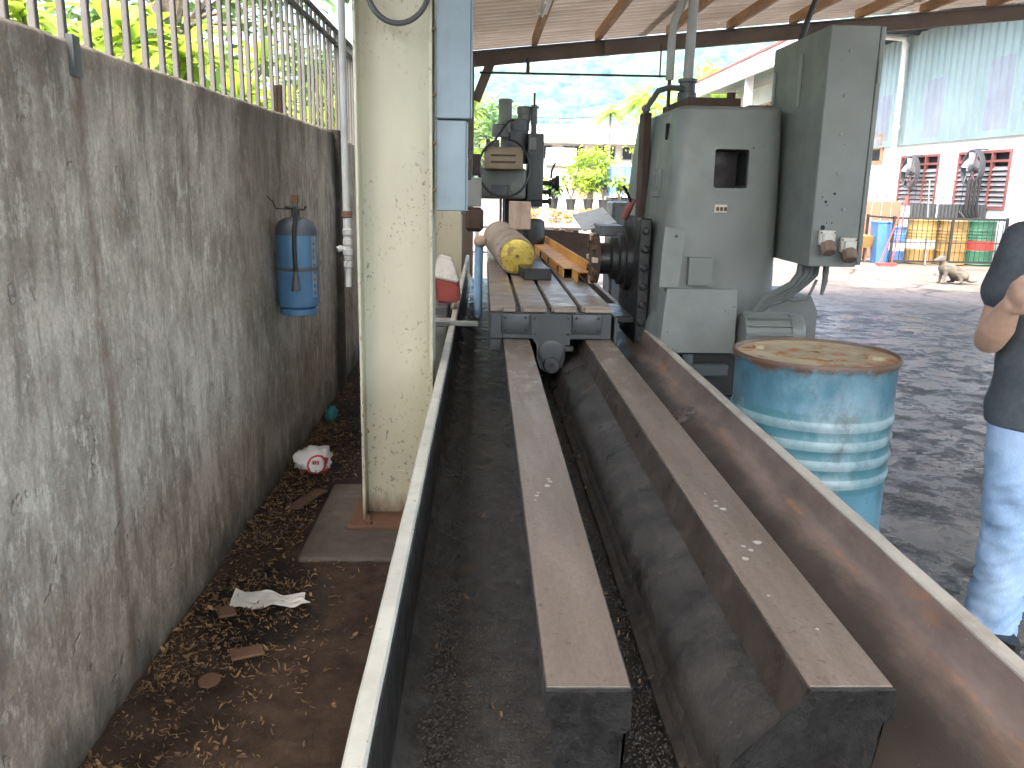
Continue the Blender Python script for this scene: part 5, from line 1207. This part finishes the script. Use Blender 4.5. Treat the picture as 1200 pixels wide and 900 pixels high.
# ------------------------------------------------------------------ things across the yard
hb = thing('low_house', 'low house with long bright white metal roof across the yard', 'house', (8, 64, 0))
MB().box(1.5, 22, 61, 70, 0, 4.35).build('wall', paint('pale_house_wall', (.55, .52, .47), (.35, .32, .28), .8, .4, .8), hb)
rf = MB(); y0 = 59.6
for i in range(22):
    x = .8+1.0*i; MB().prism([(59.6, 4.25), (66, 5.75), (66, 5.83), (59.6, 4.33)], 'x', x, x+.985).build('roof_sheet', WHITE, hb)
MB().prism([(66.05, 5.75), (72.4, 4.3), (72.4, 4.38), (66.05, 5.83)], 'x', .8, 22.8).build('roof_slope', WHITE, hb)
for x in (3.2, 5.4, 7.6, 9.5, 12, 15): 
    w_ = MB().box(x, x+1.5, 60.93, 60.998, 3.2, 4.15).build('window', LOUV, hb); MB().box(x+.08, x+.72, 60.90, 60.929, 3.27, 4.08).build('pane', DARKIN, w_); MB().box(x+.78, x+1.42, 60.90, 60.929, 3.27, 4.08).build('pane', DARKIN, w_)
for x in (2.5, 6.5, 10.5): MB().box(x, x+1.0, 60.92, 60.998, 0, 2.1).build('door', WOOD, hb)
sg = thing('white_awning', 'white awning board with blue lettering strip on posts', 'awning', (3.9, 45, 0))
MB().box(3.15, 4.7, 44.9, 45.0, 2.45, 3.30, .02).build('board', WHITEP, sg)
for i in range(5): MB().box(3.22+.30*i, 3.44+.30*i, 44.885, 44.899, 3.17, 3.25).build('blue_letter_block', BLUEP, sg)
for x in (3.2, 4.6): MB().cyl((x, 45.1, 0), (x, 45.1, 2.5), .04, seg=8).build('post', GALV, sg)
MB().prism([(44.99, 2.46), (46.4, 2.3), (46.4, 2.36), (44.99, 2.52)], 'x', 3.2, 4.65).build('awning_sheet', SOCK, sg)
tk = thing('blue_truck', 'blue box truck parked behind the potted plants', 'truck', (7.6, 40, 0))
for i in range(6): MB().box(5.75+.62*i, 6.345+.62*i, 39.4, 39.45, 1.15, 2.30, .01).build('side_panel', paint('truck_blue_panel%d' % i, (.08, .24, .58), (.12, .2, .35), .5, .4, 2), tk)
MB().box(5.72, 9.5, 39.46, 41.4, 1.0, 2.32, .02).build('cargo_box', BLUEP, tk); MB().box(5.7, 9.5, 39.38, 39.44, 2.325, 2.42, .01).build('roof_edge', WHITEP, tk); MB().box(5.72, 9.5, 39.39, 39.45, .98, 1.12, .01).build('side_rail', WHITEP, tk)
MB().box(9.6, 11.4, 39.5, 41.3, .6, 2.4, .12, seg=3).build('cab', BLUEP, tk); MB().box(7.0, 7.6, 39.36, 39.39, .62, .9, .01).build('rear_light', REDP, tk)
for x in (6.4, 8.6, 10.6): wl = MB().lathe([(.25, -.12), (.42, -.12), (.46, -.06), (.46, .06), (.42, .12), (.25, .12)], (x, 39.7, .46), (0, 1, 0), 22).build('wheel', BLACK, tk); MB().lathe([(.05, -.13), (.24, -.12)], (x, 39.7, .46), (0, 1, 0), 16).build('rim', GALV, wl)
MB().box(5.8, 9.5, 39.6, 41.2, .65, .95).build('chassis', BLACK, tk)
mb = MB()
def tf(u, v):
    a = u*pi; x = 6.0+1.9*cos(a)*(1-.0*v); z = (1.9+.35*mnoise.noise((u*5, v*3, 3))+.12*mnoise.noise((u*16, v*9, 4)))*sin(a)**.6*1.45
    return (x, 50+4*(v-.5), max(-.02, z))
mb.grid(tf, 40, 16); mb.build('tarp_heap', paint('grey_blue_tarp', (.22, .24, .28), (.12, .13, .15), .6, .5, 2), label='grey blue tarpaulin heap in front of the low house', cat='tarpaulin', ang=3)
rl = thing('yard_railing', 'low dark pipe railing crossing behind the machine table', 'railing', (1.4, 14, 0))
for z in (.40, .80): MB().cyl((-1.5, 14, z), (2.6, 14, z), .028, seg=8).build('rail', DKGREY, rl)
for x in (-1.5, -.1, 1.25, 2.55): MB().cyl((x, 14, 0), (x, 14, .82), .03, seg=8).build('post', DKGREY, rl)
gb = thing('green_trough', 'pale green concrete trough behind the pipe railing', 'trough', (1.3, 17, 0))
MB().box(.75, 1.85, 16.7, 17.2, 0, .62, .02).build('trough_body', paint('pale_green_paint', (.30, .36, .27), (.18, .2, .15), .8, .5, 2), gb); MB().box(.70, 1.90, 16.65, 17.25, .622, .72, .02).build('trough_rim', CONC, gb)
def pole(x, y, h, label):
    t = thing('utility_pole', label, 'pole', (x, y, 0)); MB().cyl((x, y, 0), (x, y, h), .14, .09, 10).build('shaft', CONC, t); MB().box(x-1.0, x+1.0, y-.06, y+.06, h-.8, h-.65).build('cross_arm', BEAMM, t)
    for d in (-.9, -.4, .4, .9): MB().lathe([(.05, 0), (.07, .08), (.03, .16)], (x+d, y, h-.65), seg=8).build('insulator', SOCK, t)
pole(10.3, 120, 10.6, 'slim concrete utility pole rising in front of the hill'); pole(-24, 110, 11.5, 'slim concrete utility pole left of the yard'); pole(34, 128, 13.5, 'slim concrete utility pole beyond the annex')
for k, d in enumerate((-.9, .4, .9)):
    pts = [(-24+d, 110, 11.0), (-7, 115, 10.2), (10.3+d, 120, 10.2), (22, 124, 11.2), (34+d, 128, 13.0)]
    MB().tube(pts, .022, 5).build('overhead_wire', BLACK, label='thin black overhead wire strung between the utility poles', cat='wire', group='overhead wires')

# ------------------------------------------------------------------ wooded hill and haze
n = N('distant_forest'); f = n.noise(.045, 8, .75); c = n.mix(n.step(f, .38, .62), (.004, .02, .014), (.10, .17, .075)); FOREST = n.out(c, .95, 0., n.bump(n.noise(.12, 6, .7), .8, 6.), .1)  # light and dark clumps paint sunlit canopy and its shade into the colour
mb = MB(); random.seed(9)
def hf(u, v):
    x = -700+1700*u; y = 560+700*v
    ridge = 118+.16*(x+40)+22*mnoise.noise((x*.004, 1, 1))+10*mnoise.noise((x*.013, 2, 1)); ridge = min(250, max(70, ridge))
    s = min(1, v/.8); z = ridge*(s*s*(3-2*s)) if v < .8 else ridge*(1-(v-.8)*1.2)
    return (x+random.uniform(-3, 3), y+random.uniform(-3, 3), z*(1+.12*mnoise.noise((x*.012, y*.012, 6)))+8*mnoise.noise((x*.06, y*.06, 2))+6*random.random()-4*(v == 0)-.3)
mb.grid(hf, 240, 100); mb.build('hill', FOREST, kind='structure', ang=3, loc=(0, 560, 0))
hz = bpy.data.materials.new('haze_air'); hz.use_nodes = True; ht = hz.node_tree; ht.nodes.clear()
ho = ht.nodes.new('ShaderNodeOutputMaterial'); pv = ht.nodes.new('ShaderNodeVolumePrincipled'); pv.inputs['Color'].default_value = (.5, .8, 1, 1); pv.inputs['Density'].default_value = .00035; pv.inputs['Anisotropy'].default_value = .2
ht.links.new(pv.outputs[0], ho.inputs['Volume'])
mb = MB(); mb.box(-1560, 1560, -1560, 1560, -1.2, 290); h = mb.build('haze', hz, kind='stuff', label='pale bluish haze filling the air', cat='haze')
